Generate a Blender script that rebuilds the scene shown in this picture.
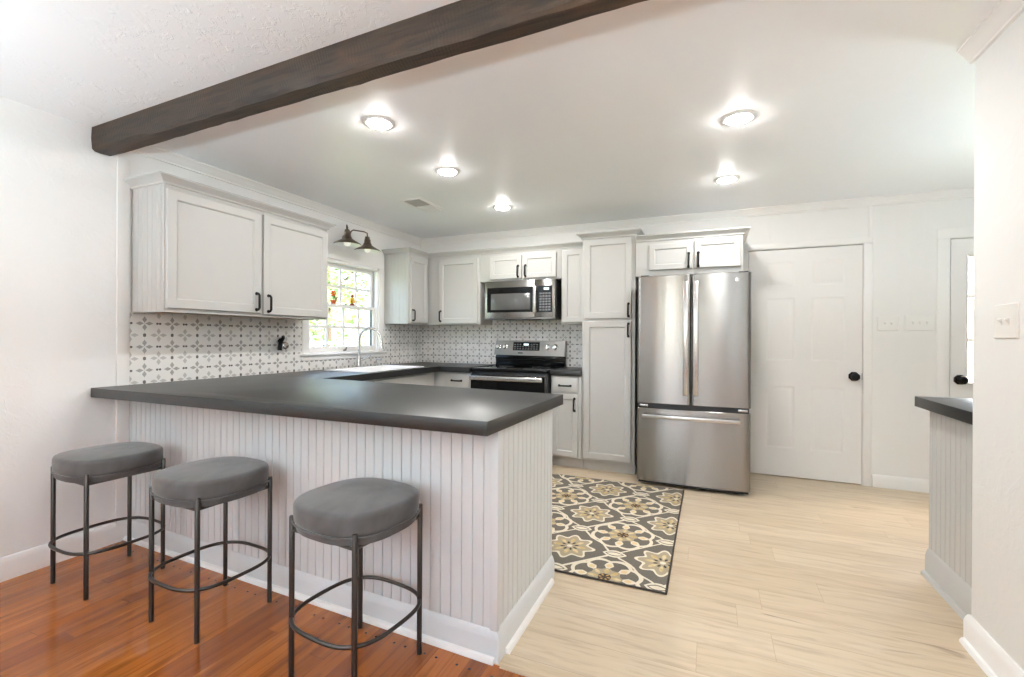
import bpy, bmesh, math, random
from mathutils import Vector, Matrix
random.seed(7)
S = bpy.context.scene
for o in list(bpy.data.objects): bpy.data.objects.remove(o)
COL = S.collection
PI = math.pi

# ------------------------------------------------------------------ camera, sky, sun, exposure
cam_d = bpy.data.cameras.new('camera'); cam = bpy.data.objects.new('camera', cam_d); COL.objects.link(cam)
cam_d.sensor_width = 36.0; cam_d.lens = 462.68 / 1024 * 36; cam_d.clip_start = 0.02; cam_d.clip_end = 300
_R = Vector((0.91957903, 0.39286534, 0.00558881)); _U = Vector((-0.0056861479, -0.00091598, 0.99998341)); _F = Vector((-0.39286394, 0.91959556, -0.00139157))
m4 = Matrix(((_R.x, _U.x, -_F.x, 3.26013845), (_R.y, _U.y, -_F.y, -4.77034018), (_R.z, _U.z, -_F.z, 1.23350092), (0, 0, 0, 1)))
cam.matrix_world = m4
S.camera = cam
W = bpy.data.worlds.new('world'); S.world = W; W.use_nodes = True
wn = W.node_tree.nodes; wl = W.node_tree.links
sky = wn.new('ShaderNodeTexSky'); sky.sky_type = 'NISHITA'; sky.sun_disc = False; sky.sun_elevation = math.radians(48); sky.sun_rotation = math.radians(60)
sky.dust_density = 3.0; sky.air_density = 1.0
bg = wn['Background']; wl.new(sky.outputs[0], bg.inputs[0]); bg.inputs[1].default_value = 1.45
sun_d = bpy.data.lights.new('sun', 'SUN'); sun_d.energy = 5.5; sun_d.angle = math.radians(1.0); sun_d.color = (1.0, 0.95, 0.86)
sun = bpy.data.objects.new('sun', sun_d); COL.objects.link(sun); sun.location = (7, -1, 9)
sun.rotation_euler = Vector((-0.70, 0.10, -0.70)).to_track_quat('-Z', 'Y').to_euler()
LAMP = 225.0                                   # radiance of the recessed lamps' lenses
FILL_LIVING = 30.0  # strength of the added, unseen living room downlights
S.view_settings.view_transform = 'Standard'; S.view_settings.look = 'None'; S.view_settings.gamma = 1.0
S.view_settings.use_curve_mapping = False
S.view_settings.exposure = 0.64
S.cycles.use_denoising = True
S.cycles.max_bounces = 14; S.cycles.diffuse_bounces = 10; S.cycles.glossy_bounces = 6; S.cycles.transmission_bounces = 8; S.cycles.transparent_max_bounces = 16
S.cycles.sample_clamp_indirect = 6.0; S.cycles.caustics_reflective = False; S.cycles.caustics_refractive = False

# ------------------------------------------------------------------ shader expression helper
class V:
    def __init__(s, nt, sock): s.nt = nt; s.s = sock
    def _m(s, op, *a):
        n = s.nt.nodes.new('ShaderNodeMath'); n.operation = op
        for i, x in enumerate((s,) + a):
            if isinstance(x, V): s.nt.links.new(x.s, n.inputs[i])
            else: n.inputs[i].default_value = float(x)
        return V(s.nt, n.outputs[0])
    def __add__(s, o): return s._m('ADD', o)
    __radd__ = __add__
    def __sub__(s, o): return s._m('SUBTRACT', o)
    def __rsub__(s, o): return (s * -1.0) + o
    def __mul__(s, o): return s._m('MULTIPLY', o)
    __rmul__ = __mul__
    def __truediv__(s, o): return s._m('DIVIDE', o)
    def abs(s): return s._m('ABSOLUTE')
    def fl(s): return s._m('FLOOR')
    def fr(s): return s._m('FRACT')
    def sin(s): return s._m('SINE')
    def cos(s): return s._m('COSINE')
    def sqrt(s): return s._m('SQRT')
    def atan2(s, o): return s._m('ARCTAN2', o)
    def lt(s, o): return s._m('LESS_THAN', o)
    def gt(s, o): return s._m('GREATER_THAN', o)
    def max(s, o): return s._m('MAXIMUM', o)
    def min(s, o): return s._m('MINIMUM', o)
    def pow(s, o): return s._m('POWER', o)
    def ramp(s, a, b):                        # 0..1 between a and b, smooth
        n = s.nt.nodes.new('ShaderNodeMapRange'); n.interpolation_type = 'SMOOTHSTEP'
        s.nt.links.new(s.s, n.inputs[0]); n.inputs[1].default_value = a; n.inputs[2].default_value = b
        return V(s.nt, n.outputs[0])
def coords(nt):
    t = nt.nodes.new('ShaderNodeTexCoord'); x = nt.nodes.new('ShaderNodeSeparateXYZ'); nt.links.new(t.outputs['Object'], x.inputs[0])
    return [V(nt, o) for o in x.outputs]
def vec(nt, x, y, z=0.0):
    n = nt.nodes.new('ShaderNodeCombineXYZ')
    for i, a in enumerate((x, y, z)):
        if isinstance(a, V): nt.links.new(a.s, n.inputs[i])
        else: n.inputs[i].default_value = a
    return n.outputs[0]
def noise(nt, v, scale=5, detail=3, rough=.5, dist=0.0):
    n = nt.nodes.new('ShaderNodeTexNoise'); nt.links.new(v, n.inputs['Vector'])
    n.inputs['Scale'].default_value = scale; n.inputs['Detail'].default_value = detail; n.inputs['Roughness'].default_value = rough; n.inputs['Distortion'].default_value = dist
    return V(nt, n.outputs[0])
def white(nt, v):
    n = nt.nodes.new('ShaderNodeTexWhiteNoise'); nt.links.new(v, n.inputs['Vector']); return V(nt, n.outputs[0])
def mix(nt, f, a, b):
    n = nt.nodes.new('ShaderNodeMix'); n.data_type = 'RGBA'; n.clamp_factor = True
    for i, x in ((0, f), (6, a), (7, b)):
        if isinstance(x, V): nt.links.new(x.s, n.inputs[i])
        elif isinstance(x, bpy.types.NodeSocket): nt.links.new(x, n.inputs[i])
        elif isinstance(x, tuple): n.inputs[i].default_value = (*x[:3], 1)
        else: n.inputs[i].default_value = x
    return n.outputs[2]
def srgb(r, g, b):
    f = lambda c: (c / 255) / 12.92 if c <= 10 else ((c / 255 + .055) / 1.055) ** 2.4
    return (f(r), f(g), f(b))
def mat(name, col=(.8, .8, .8), rough=.5, metal=0.0, **kw):
    m = bpy.data.materials.new(name); m.use_nodes = True; b = m.node_tree.nodes['Principled BSDF']
    b.inputs['Base Color'].default_value = (*col, 1); b.inputs['Roughness'].default_value = rough; b.inputs['Metallic'].default_value = metal
    for k, v in kw.items(): b.inputs[k.replace('_', ' ')].default_value = v
    return m
def tree(m): return m.node_tree, m.node_tree.nodes['Principled BSDF']
def bump(m, h, strength=.3, dist=.01):
    nt, b = tree(m); n = nt.nodes.new('ShaderNodeBump'); n.inputs['Strength'].default_value = strength; n.inputs['Distance'].default_value = dist
    nt.links.new(h.s, n.inputs['Height']); nt.links.new(n.outputs[0], b.inputs['Normal'])
def setc(m, c): nt, b = tree(m); nt.links.new(c, b.inputs['Base Color'])
def setr(m, v): nt, b = tree(m); nt.links.new(v.s, b.inputs['Roughness'])

# ------------------------------------------------------------------ materials
def speckled(name, col, rough, amount=.05, scale=14, b_str=.05, b_scale=220, **kw):
    """paint or plastic with a slight unevenness"""
    m = mat(name, col, rough, **kw); nt, b = tree(m); x, y, z = coords(nt); p = vec(nt, x, y, z)
    n = noise(nt, p, scale, 3); d = tuple(c * (1 - amount) for c in col)
    setc(m, mix(nt, n, d, col)); bump(m, noise(nt, p, b_scale, 2), b_str, .002)
    return m
M = {}
M['wall_paint'] = speckled('wall_paint', (.84, .83, .81), .6, .03)
M['trim_paint'] = speckled('trim_paint', (.86, .845, .825), .35, .02)
M['door_paint'] = speckled('door_paint', (.83, .815, .795), .4, .02)
M['ceiling_paint'] = speckled('ceiling_paint', (.91, .925, .94), .40, .02)
M['cabinet_paint'] = speckled('cabinet_paint', srgb(191, 190, 187), .38, .03)
M['bead_paint'] = speckled('bead_paint', srgb(211, 214, 215), .42, .03)
M['cabinet_raw'] = speckled('raw_wood_underside', srgb(176, 150, 120), .6, .15)
M['plaster'] = mat('plaster_texture', (.835, .838, .832), .6)
nt, b = tree(M['plaster']); x, y, z = coords(nt); p = vec(nt, x, y, z)
n1 = noise(nt, p, 6, 5, .55, 1.2); n2 = noise(nt, p, 26, 4, .6, .8)
bump(M['plaster'], n1.ramp(.48, .56) * .6 + n2.ramp(.50, .62) * .4, .10, .008)
M['ceiling_plaster'] = mat('knockdown_ceiling', (.86, .87, .875), .6)
nt, b = tree(M['ceiling_plaster']); x, y, z = coords(nt); p = vec(nt, x + y * .2, y * .75 - x * .1, z)
n1 = noise(nt, p, 11, 6, .62, 1.2); n2 = noise(nt, p, 40, 4, .6, 1.0); area = noise(nt, p, 1.6, 2).ramp(.40, .62)
bump(M['ceiling_plaster'], n1.ramp(.55, .60) * area + n2.ramp(.56, .64) * area * .5, .25, .008)
def panelled(name, col, axis, pitch=.1016):
    m = mat(name, col, .5); nt, b = tree(m); c = coords(nt); u = c[axis] / pitch
    w = (u.fr() - .5).abs(); g = w.ramp(.46, .5)
    setc(m, mix(nt, noise(nt, vec(nt, *c), 9, 2), tuple(k * .975 for k in col), col)); bump(m, g * -1.0, .16, .003); return m
M['panel_back'] = panelled('white_panelling_back', (.835, .825, .805), 0)
M['panel_side'] = panelled('white_panelling_side', (.86, .853, .838), 1)

def counter_mat():
    m = mat('black_stone_top', (.035, .034, .033), .36); nt, b = tree(m); x, y, z = coords(nt); p = vec(nt, x, y, z)
    n = noise(nt, p, 3.0, 3, .5); f = noise(nt, p, 90, 2, .5)
    setc(m, mix(nt, n * .6 + f * .4, (.009, .0088, .0086), (.020, .0195, .019)))
    setr(m, n * .06 + .33); bump(m, f * .5, .04, .002); b.inputs['Specular IOR Level'].default_value = .6
    return m
M['counter'] = counter_mat()

def plank_floor(name, along, w, L, cols, joint, rough, grain=(2.2, 42), knots=0.0, nails=None, jw=.012):
    m = mat(name, cols[0], rough); nt, b = tree(m); x, y, z = coords(nt)
    a, c = (x, y) if along == 'x' else (y, x)
    row = (c / w).fl(); rr = white(nt, vec(nt, row, 3.7, 0.0)); la = a / L + rr; brd = la.fl()
    rnd = white(nt, vec(nt, row, brd, 1.3)); rnd2 = white(nt, vec(nt, row, brd, 7.9))
    gv = vec(nt, a * grain[0] + rnd * 31.0, c * grain[1], rnd * 11.0)
    g = noise(nt, gv, 1.0, 6, .6, .7); g2 = noise(nt, vec(nt, a * .9 + rnd2 * 17.0, c * 7.0, rnd * 5.0), 1.6, 4, .55, .9)
    col = mix(nt, rnd, cols[0], cols[1]); col = mix(nt, g.ramp(.42, .72) * .65, col, cols[2]); col = mix(nt, g2.ramp(.52, .80) * .55, col, cols[3])
    if knots:
        k = noise(nt, vec(nt, a * 1.3 + rnd * 9.0, c * 5.0, rnd2 * 3.0), 1.2, 3, .5, 1.4).ramp(.70, .80)
        col = mix(nt, k * knots, col, cols[4])
    jc = ((c / w).fr() - .5).abs(); ja = (la.fr() - .5).abs()
    j = jc.gt(.5 - jw).max(ja.gt(.5 - jw * w / L * .8)); col = mix(nt, j * joint[1], col, joint[0])
    if nails:
        yn, r = nails                          # face nails in a row near the boards' ends
        du = (c / (2 * w)).fr(); d1 = ((du - .26).abs() * (2 * w)); d2 = ((du - .63).abs() * (2 * w)); dv = (a - yn + (c * .026)).abs()
        k = (d1.min(d2) * d1.min(d2) + dv * dv).sqrt().lt(r); col = mix(nt, k, col, (.02, .008, .004))
    setc(m, col); setr(m, g * .06 + rough); bump(m, g * .2 - j * 1.0, .07, .002); return m
M['orange_floor'] = plank_floor('varnished_pine_floor', 'y', .0735, 2.1, [srgb(170, 98, 42), srgb(124, 64, 26), srgb(98, 48, 18), srgb(190, 120, 58), srgb(44, 20, 8)],
                                (srgb(86, 36, 10), .8), .07, grain=(2.0, 34), knots=.6, nails=(-3.184, .0055))
M['light_floor'] = plank_floor('pale_oak_plank_floor', 'x', .183, 1.22, [srgb(208, 190, 164), srgb(197, 177, 149), srgb(172, 150, 125), srgb(216, 203, 184), srgb(108, 82, 60)],
                               (srgb(160, 134, 106), .7), .36, grain=(3.2, 34), knots=.75, jw=.006)

def steel(name, col=(.32, .305, .288), rough=.24, aniso=.93, rot=0.25, axis='Z'):
    m = mat(name, col, rough, 1.0); nt, b = tree(m); t = nt.nodes.new('ShaderNodeTangent'); t.direction_type = 'RADIAL'; t.axis = axis
    b.inputs['Anisotropic'].default_value = aniso; b.inputs['Anisotropic Rotation'].default_value = rot; nt.links.new(t.outputs[0], b.inputs['Tangent'])
    x, y, z = coords(nt); f = noise(nt, vec(nt, x * 2.0, y * 2.0, z * .4), 1.0, 2); setr(m, f * .06 + (rough - .03))
    w = noise(nt, vec(nt, x * 9.0, y * .5, z * .35), 1.0, 1); bump(m, w, .05, .02); return m
M['steel'] = steel('brushed_steel')
M['steel_dark'] = steel('dark_steel', (.20, .195, .19), .35, .5)
M['steel_panel'] = steel('dull_steel_panel', (.33, .32, .305), .36, .5)
M['steel_plain'] = speckled('satin_steel', (.62, .605, .585), .26, .05, metal=1.0)
M['chrome'] = speckled('chrome', (.72, .71, .70), .12, .03, metal=1.0)
M['gunmetal'] = speckled('gunmetal_tube', (.075, .066, .060), .30, .2, metal=.9)
M['black_metal'] = speckled('matte_black_metal', (.006, .0055, .0055), .42, .2, Specular_IOR_Level=.25)
M['black_plastic'] = speckled('black_plastic', (.014, .014, .015), .4, .2)
M['black_glass'] = speckled('black_glass', (.004, .004, .0045), .08, .1, b_str=0.0, Specular_IOR_Level=.22)
M['grey_glass'] = speckled('grey_screen_mesh', (.10, .10, .098), .12, .2)
M['key_grey'] = speckled('key_grey', (.16, .16, .165), .4, .1)
M['display'] = mat('lit_display', (.02, .02, .02), .3, Emission_Strength=1.2); tree(M['display'])[1].inputs['Emission Color'].default_value = (.8, .95, 1, 1)
M['bronze'] = speckled('antique_bronze', (.24, .19, .155), .30, .4, scale=40, metal=1.0)
M['white_enamel'] = speckled('white_enamel', (.86, .85, .82), .3, .02)
M['white_plastic'] = speckled('white_plastic', (.84, .83, .80), .35, .02)
M['porcelain'] = speckled('white_porcelain', (.88, .87, .86), .12, .01, b_str=0.0)
M['slot'] = speckled('dark_slot', (.05, .048, .045), .6, .1)
M['vent_grey'] = speckled('vent_slot_grey', (.48, .47, .46), .6, .1)
def lamp_mat(name, strength, col=(1, .978, .95)):
    m = mat(name, (.9, .9, .88), .5); nt, b = tree(m); b.inputs['Emission Color'].default_value = (*col, 1); b.inputs['Emission Strength'].default_value = strength; return m
M['lens'] = lamp_mat('recessed_lens', LAMP); M['fill_lens_living'] = lamp_mat('fill_recessed_lens_living', FILL_LIVING, (.95, .97, 1))  # the living room lens belongs to added downlights out of view
M['globe'] = lamp_mat('fill_opal_globe', 24.0, (.92, .97, 1)); M['fill_uplight_kitchen'] = lamp_mat('fill_uplight_bowl_kitchen', 36.0, (.80, .92, 1)); M['uplight'] = lamp_mat('fill_uplight_bowl', 150.0, (.75, .905, 1))  # globe and uplights are added lamps out of view, filling the room with light
M['bulb'] = lamp_mat('frosted_bulb', .25, (1, .92, .8))
def velvet():
    m = mat('grey_velvet', (.10, .095, .092), .85); nt, b = tree(m); x, y, z = coords(nt); p = vec(nt, x, y, z)
    n = noise(nt, p, 3.0, 4, .55, .5); f = noise(nt, p, 300, 2)
    setc(m, mix(nt, n.ramp(.42, .60), (.062, .057, .055), (.118, .111, .107))); bump(m, f, .25, .001)
    b.inputs['Sheen Weight'].default_value = .55; b.inputs['Sheen Roughness'].default_value = .35; b.inputs['Sheen Tint'].default_value = (.75, .72, .70, 1); return m
M['velvet'] = velvet()
def beam_wood():
    m = mat('rough_sawn_dark_beam', (.05, .03, .02), .62); nt, b = tree(m); x, y, z = coords(nt)
    g = noise(nt, vec(nt, x * 3.0, y * 40.0, z * 40.0), 1.0, 5, .6, .8); big = noise(nt, vec(nt, x * 2.2, y * 6.0, z * 6.0), 1.0, 4, .6, .5)
    saw = (((x * 1.0 + z * .25 + y * .35) * 420.0 + big * 30.0).sin() * .5 + .5) * noise(nt, vec(nt, x * 5.0, y * 5.0, z * 5.0), 1.3, 3).ramp(.35, .65)
    c = mix(nt, g.ramp(.3, .7), srgb(40, 31, 25), srgb(68, 54, 43)); c = mix(nt, big.ramp(.5, .8) * .6, c, srgb(92, 66, 45)); c = mix(nt, saw * .18, c, srgb(30, 23, 18))
    setc(m, c); bump(m, g * .7 + saw * .2 + big * .3, .55, .006); return m
M['beam'] = beam_wood()
def tile_mat(name, ax, pu, u0, pz, z0):
    m = mat(name, (.8, .78, .76), .28); nt, b = tree(m); c = coords(nt)
    u = (c[ax] - u0) / pu; v = (c[2] - z0) / pz
    def cell(du, dv):
        return ((u + (.5 - du)).fr() - .5), ((v + (.5 - dv)).fr() - .5)
    def flower(a, bb):
        aa, ab = a.abs(), bb.abs()
        def petal(p, q):
            t = (p - .165) / .140; return q.lt((1.0 - t.abs()) * .082)
        return petal(aa, ab).max(petal(ab, aa))
    f1 = flower(*cell(0, 0)); f2 = flower(*cell(.5, .5))
    def dots(a, bb, da, db, r):
        p = (a.abs() - da); q = (bb.abs() - db); return (p * p + q * q).sqrt().lt(r)
    d = dots(*cell(.5, 0), .050, 0.0, .046).max(dots(*cell(0, .5), 0.0, .022, .054))
    wear = noise(nt, vec(nt, *c), 30, 3)
    base = mix(nt, noise(nt, vec(nt, *c), 5, 2), (.85, .835, .81), (.79, .775, .75))
    col = mix(nt, f2 * .85, base, (.48, .465, .445)); col = mix(nt, f1 * (wear * .4 + .68), col, (.34, .325, .31)); col = mix(nt, d * .92, col, (.035, .033, .032))
    ju = ((u).fr() - .5).abs().gt(.4925); col = mix(nt, ju * .25, col, (.45, .44, .42))
    setc(m, col); return m
M['tile_side'] = tile_mat('patterned_tile_side', 1, .162, -3.011, .1466, 1.311)
M['tile_back'] = tile_mat('patterned_tile_back', 0, .1545, 1.125, .1466, 1.314)
def rug_mat():
    m = mat('medallion_rug', (.1, .1, .1), .95); nt, bs = tree(m); x, y, z = coords(nt)
    wob = noise(nt, vec(nt, x, y, 0.0), 14, 2) - .5
    u = (x - 2.77) / .525 + wob * .02; v = (y + 1.85) / .55 + wob * .02
    def cell(du, dv): return ((u + (.5 - du)).fr() - .5), ((v + (.5 - dv)).fr() - .5)
    pile = noise(nt, vec(nt, x, y, z), 240, 2)
    ground = mix(nt, pile, srgb(84, 78, 70), srgb(124, 115, 104)); cream = mix(nt, pile, srgb(206, 194, 170), srgb(228, 218, 198))
    gold = mix(nt, noise(nt, vec(nt, x, y, 0.0), 22, 3).ramp(.4, .6), srgb(190, 162, 108), srgb(208, 188, 146)); taupe = mix(nt, pile, srgb(150, 136, 112), srgb(176, 162, 136)); dark = srgb(70, 60, 50)
    col = ground
    def polar(a, bb): return (a * a + bb * bb).sqrt(), bb.atan2(a)
    # linking lines between medallions
    a, bb = cell(0, 0); k = (a.abs() + bb.abs() - .5 + ((a - bb) * 12.566).sin() * .018).abs()
    col = mix(nt, k.lt(.017), col, cream)
    # leaf shapes at the crossings
    for du, dv, sx in ((.5, 0, 1), (0, .5, 1)):
        a, bb = cell(du, dv); t = a / .125; w = (1.0 - t * t) * .075
        col = mix(nt, bb.abs().lt(w + .006), col, cream); col = mix(nt, bb.abs().lt(w - .026), col, ground); col = mix(nt, bb.abs().lt(w - .042), col, cream)
    # scalloped medallion
    a, bb = cell(0, 0); r, th = polar(a, bb); R = ((th * 4.0).sin().abs()) * .045 + .330
    col = mix(nt, r.lt(R), col, cream); col = mix(nt, r.lt(R - .042), col, ground)
    c8 = (th * 8.0 + 1.57).sin()
    pet = ((r - .228).abs()).lt(c8 * .066 + .008); col = mix(nt, pet, col, cream); pin = ((r - .228).abs()).lt(c8 * .060 - .024); col = mix(nt, pin, col, srgb(214, 190, 146))
    col = mix(nt, r.lt(.165 + c8 * .012), col, taupe); g8 = ((r - .115).abs()).lt((th * 8.0).cos() * .045 + .005); col = mix(nt, g8, col, gold)
    col = mix(nt, r.lt(.065), col, dark); col = mix(nt, ((r - .042).abs()).lt((th * 6.0).cos() * .02), col, srgb(178, 140, 84))
    # pointed star medallion
    a, bb = cell(.5, .5); r, th = polar(a, bb); c = (th * 4.0).cos().abs(); R = c.pow(2.2) * .075 + .215
    col = mix(nt, r.lt(R), col, cream); col = mix(nt, r.lt(R - .034), col, taupe)
    g8 = ((r - .125).abs()).lt((th * 8.0).cos() * .058); col = mix(nt, g8, col, gold); d8 = ((r - .075).abs()).lt((th * 8.0 + 3.14).cos() * .028); col = mix(nt, d8, col, dark)
    col = mix(nt, r.lt(.030), col, cream); ed = x.gt(3.068).max(y.lt(-2.425)); col = mix(nt, ed, col, srgb(66, 60, 54))
    setc(m, col); bump(m, pile, .5, .002); return m
M['rug'] = rug_mat()
M['rug_edge'] = speckled('rug_binding', srgb(62, 56, 50), .95, .2)
M['stain_wood'] = speckled('orange_stained_trim', srgb(214, 132, 68), .35, .2)
def leafmat(name, a, bcol):
    m = mat(name, a, .6); nt, b = tree(m); x, y, z = coords(nt); setc(m, mix(nt, noise(nt, vec(nt, x, y, z), 2.5, 3).ramp(.35, .65), a, bcol)); return m
M['leaf'] = leafmat('leaf_green', srgb(86, 112, 66), srgb(140, 160, 104)); M['leaf_pale'] = leafmat('leaf_pale_green', srgb(112, 136, 84), srgb(172, 184, 136))
M['bark'] = speckled('bark', srgb(96, 80, 66), .9, .4); M['lawn'] = leafmat('lawn_green', srgb(120, 142, 76), srgb(158, 170, 104))
M['deck_paint'] = speckled('weathered_white_wood', srgb(214, 208, 198), .7, .1)
M['orange_glass'] = speckled('orange_glass', srgb(232, 112, 44), .25, .15); M['yellow_glass'] = speckled('yellow_glass', srgb(240, 196, 70), .25, .1); M['green_glass'] = speckled('green_glass', srgb(92, 140, 52), .3, .1)
M['terracotta'] = speckled('terracotta', srgb(206, 100, 56), .6, .1); M['brown_glass'] = speckled('brown_glass', srgb(140, 74, 26), .3, .1)
def glass():
    m = bpy.data.materials.new('window_glass'); m.use_nodes = True; nt = m.node_tree; nt.nodes.remove(nt.nodes['Principled BSDF'])
    t = nt.nodes.new('ShaderNodeBsdfTransparent'); g = nt.nodes.new('ShaderNodeBsdfGlossy'); g.inputs['Roughness'].default_value = .02
    fc = nt.nodes.new('ShaderNodeLayerWeight'); fr = (V(nt, fc.outputs['Facing']).pow(4.0) * .5 + .04); mx = nt.nodes.new('ShaderNodeMixShader')
    nt.links.new(fr.s, mx.inputs[0]); nt.links.new(t.outputs[0], mx.inputs[1]); nt.links.new(g.outputs[0], mx.inputs[2]); nt.links.new(mx.outputs[0], nt.nodes['Material Output'].inputs[0]); return m
M['glass'] = glass()

# ------------------------------------------------------------------ mesh builder
def fr(o, U, N):
    """local frame: u along U, v up, n along N, from origin o"""
    U = Vector(U).normalized(); N = Vector(N).normalized()
    return Matrix(((U.x, 0, N.x, o[0]), (U.y, 0, N.y, o[1]), (U.z, 1, N.z, o[2]), (0, 0, 0, 1)))
class MB:
    def __init__(s): s.v = []; s.f = []; s.mi = []; s.m = []
    def idx(s, m):
        if m not in s.m: s.m.append(m)
        return s.m.index(m)
    def add(s, vs, fs, m, T=None):
        k = len(s.v); s.v += [(T @ Vector(p)) if T is not None else Vector(p) for p in vs]
        s.f += [tuple(i + k for i in f) for f in fs]; s.mi += [s.idx(m)] * len(fs); return s
    def box(s, x0, x1, y0, y1, z0, z1, m, bev=0.0, T=None, seg=2):
        x0, x1 = min(x0, x1), max(x0, x1); y0, y1 = min(y0, y1), max(y0, y1); z0, z1 = min(z0, z1), max(z0, z1)
        bm = bmesh.new(); bmesh.ops.create_cube(bm, size=1)
        for v in bm.verts: v.co = ((x0 + x1) / 2 + v.co.x * (x1 - x0), (y0 + y1) / 2 + v.co.y * (y1 - y0), (z0 + z1) / 2 + v.co.z * (z1 - z0))
        if bev: bmesh.ops.bevel(bm, geom=bm.edges[:], offset=min(bev, .45 * min(x1 - x0, y1 - y0, z1 - z0)), segments=seg, profile=.5, affect='EDGES')
        bm.verts.index_update(); s.add([v.co.copy() for v in bm.verts], [[v.index for v in f.verts] for f in bm.faces], m, T); bm.free(); return s
    def prism(s, pts, z0, z1, m, T=None, bev=0.0):
        """polygon (counter-clockwise) extruded in z"""
        if bev:
            bm = bmesh.new(); lo = [bm.verts.new((p[0], p[1], z0)) for p in pts]; f = bm.faces.new(lo); r = bmesh.ops.extrude_face_region(bm, geom=[f])
            for v in [g for g in r['geom'] if isinstance(g, bmesh.types.BMVert)]: v.co.z = z1
            bmesh.ops.recalc_face_normals(bm, faces=bm.faces[:]); bmesh.ops.bevel(bm, geom=bm.edges[:], offset=bev, segments=2, profile=.5, affect='EDGES')
            bm.verts.index_update(); s.add([v.co.copy() for v in bm.verts], [[v.index for v in f.verts] for f in bm.faces], m, T); bm.free(); return s
        n = len(pts); vs = [(p[0], p[1], z0) for p in pts] + [(p[0], p[1], z1) for p in pts]
        fs = [tuple(range(n - 1, -1, -1)), tuple(range(n, 2 * n))] + [(i, (i + 1) % n, n + (i + 1) % n, n + i) for i in range(n)]
        return s.add(vs, fs, m, T)
    def rings(s, u0, u1, v0, v1, prof, m, T, cap=True):
        """rectangle stepped by (inset, height) pairs: shaker doors, panels"""
        vs = []; fs = []
        for i, h in prof: vs += [(u0 + i, v0 + i, h), (u1 - i, v0 + i, h), (u1 - i, v1 - i, h), (u0 + i, v1 - i, h)]
        for k in range(len(prof) - 1):
            for j in range(4): a = 4 * k + j; c = 4 * k + (j + 1) % 4; fs.append((a, c, c + 4, a + 4))
        if cap: k = 4 * (len(prof) - 1); fs.append((k, k + 1, k + 2, k + 3))
        return s.add(vs, fs, m, T)
    def lathe(s, prof, m, T=None, n=32, cap=True):
        """(radius, z) profile about z"""
        vs = []; fs = []
        for r, z in prof:
            for i in range(n): a = 2 * PI * i / n; vs.append((r * math.cos(a), r * math.sin(a), z))
        for k in range(len(prof) - 1):
            for i in range(n): j = (i + 1) % n; fs.append((k * n + i, k * n + j, (k + 1) * n + j, (k + 1) * n + i))
        if cap:
            if prof[0][0] > 1e-5: fs.append(tuple(range(n - 1, -1, -1)))
            if prof[-1][0] > 1e-5: fs.append(tuple((len(prof) - 1) * n + i for i in range(n)))
        return s.add(vs, fs, m, T)
    def tube(s, pts, r, m, n=12, closed=False, T=None):
        P = [Vector(p) for p in pts]; N = len(P); rr = r if isinstance(r, (list, tuple)) else [r] * N
        tan = []
        for i in range(N):
            a = P[(i - 1) % N] if (closed or i > 0) else P[i]; c = P[(i + 1) % N] if (closed or i < N - 1) else P[i]; tan.append((c - a).normalized())
        ref = Vector((0, 0, 1)) if abs(tan[0].z) < .9 else Vector((1, 0, 0)); nrm = tan[0].cross(ref).normalized(); vs = []; fs = []
        for i in range(N):
            nrm = (nrm - tan[i] * nrm.dot(tan[i])).normalized(); bi = tan[i].cross(nrm)
            for k in range(n): a = 2 * PI * k / n; vs.append(P[i] + (nrm * math.cos(a) + bi * math.sin(a)) * rr[i])
        for i in range(N if closed else N - 1):
            q = (i + 1) % N
            for k in range(n): j = (k + 1) % n; fs.append((i * n + k, i * n + j, q * n + j, q * n + k))
        if not closed: fs += [tuple(range(n - 1, -1, -1)), tuple((N - 1) * n + k for k in range(n))]
        return s.add(vs, fs, m, T)
    def sweep(s, path, prof, m, closed=False, side=1):
        """moulding: (out, z) profile along a plan polyline; out is to the right of travel (side=1) with mitred corners"""
        P = [Vector((p[0], p[1])) for p in path]; N = len(P); k = len(prof); vs = []; fs = []
        def nr(a, c): d = (c - a).normalized(); return Vector((d.y, -d.x)) * side
        for i in range(N):
            if closed or 0 < i < N - 1:
                n1 = nr(P[i - 1], P[i]); n2 = nr(P[i], P[(i + 1) % N]); mm = (n1 + n2).normalized(); mm = mm / max(.2, mm.dot(n1))
            else: mm = nr(P[0], P[1]) if i == 0 else nr(P[-2], P[-1])
            vs += [(P[i].x + mm.x * o, P[i].y + mm.y * o, z) for o, z in prof]
        for i in range(N if closed else N - 1):
            q = (i + 1) % N
            for j in range(k): l = (j + 1) % k; fs.append((i * k + j, i * k + l, q * k + l, q * k + j))
        if not closed: fs += [tuple(range(k)), tuple((N - 1) * k + j for j in range(k - 1, -1, -1))]
        return s.add(vs, fs, m)
    def grooved(s, L, v0, v1, pitch, m, T, depth=.0045, gw=.006, bead=.007, first=0.0):
        """beadboard sheet: flat boards, a V groove and a thin bead at each joint; u 0..L"""
        us = [(0, 0)]; u = first
        while u < L - .012:
            if u > .004: us += [(u, 0), (u + .0015, -depth), (u + gw - .0015, -depth), (u + gw, 0)]
            u += pitch
        us = [q for q in us if q[0] <= L] + [(L, 0)]
        n = len(us); vs = [(a, v0, h) for a, h in us] + [(a, v1, h) for a, h in us]; fs = [(i, i + 1, n + i + 1, n + i) for i in range(n - 1)]
        return s.add(vs, fs, m, T)
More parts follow.
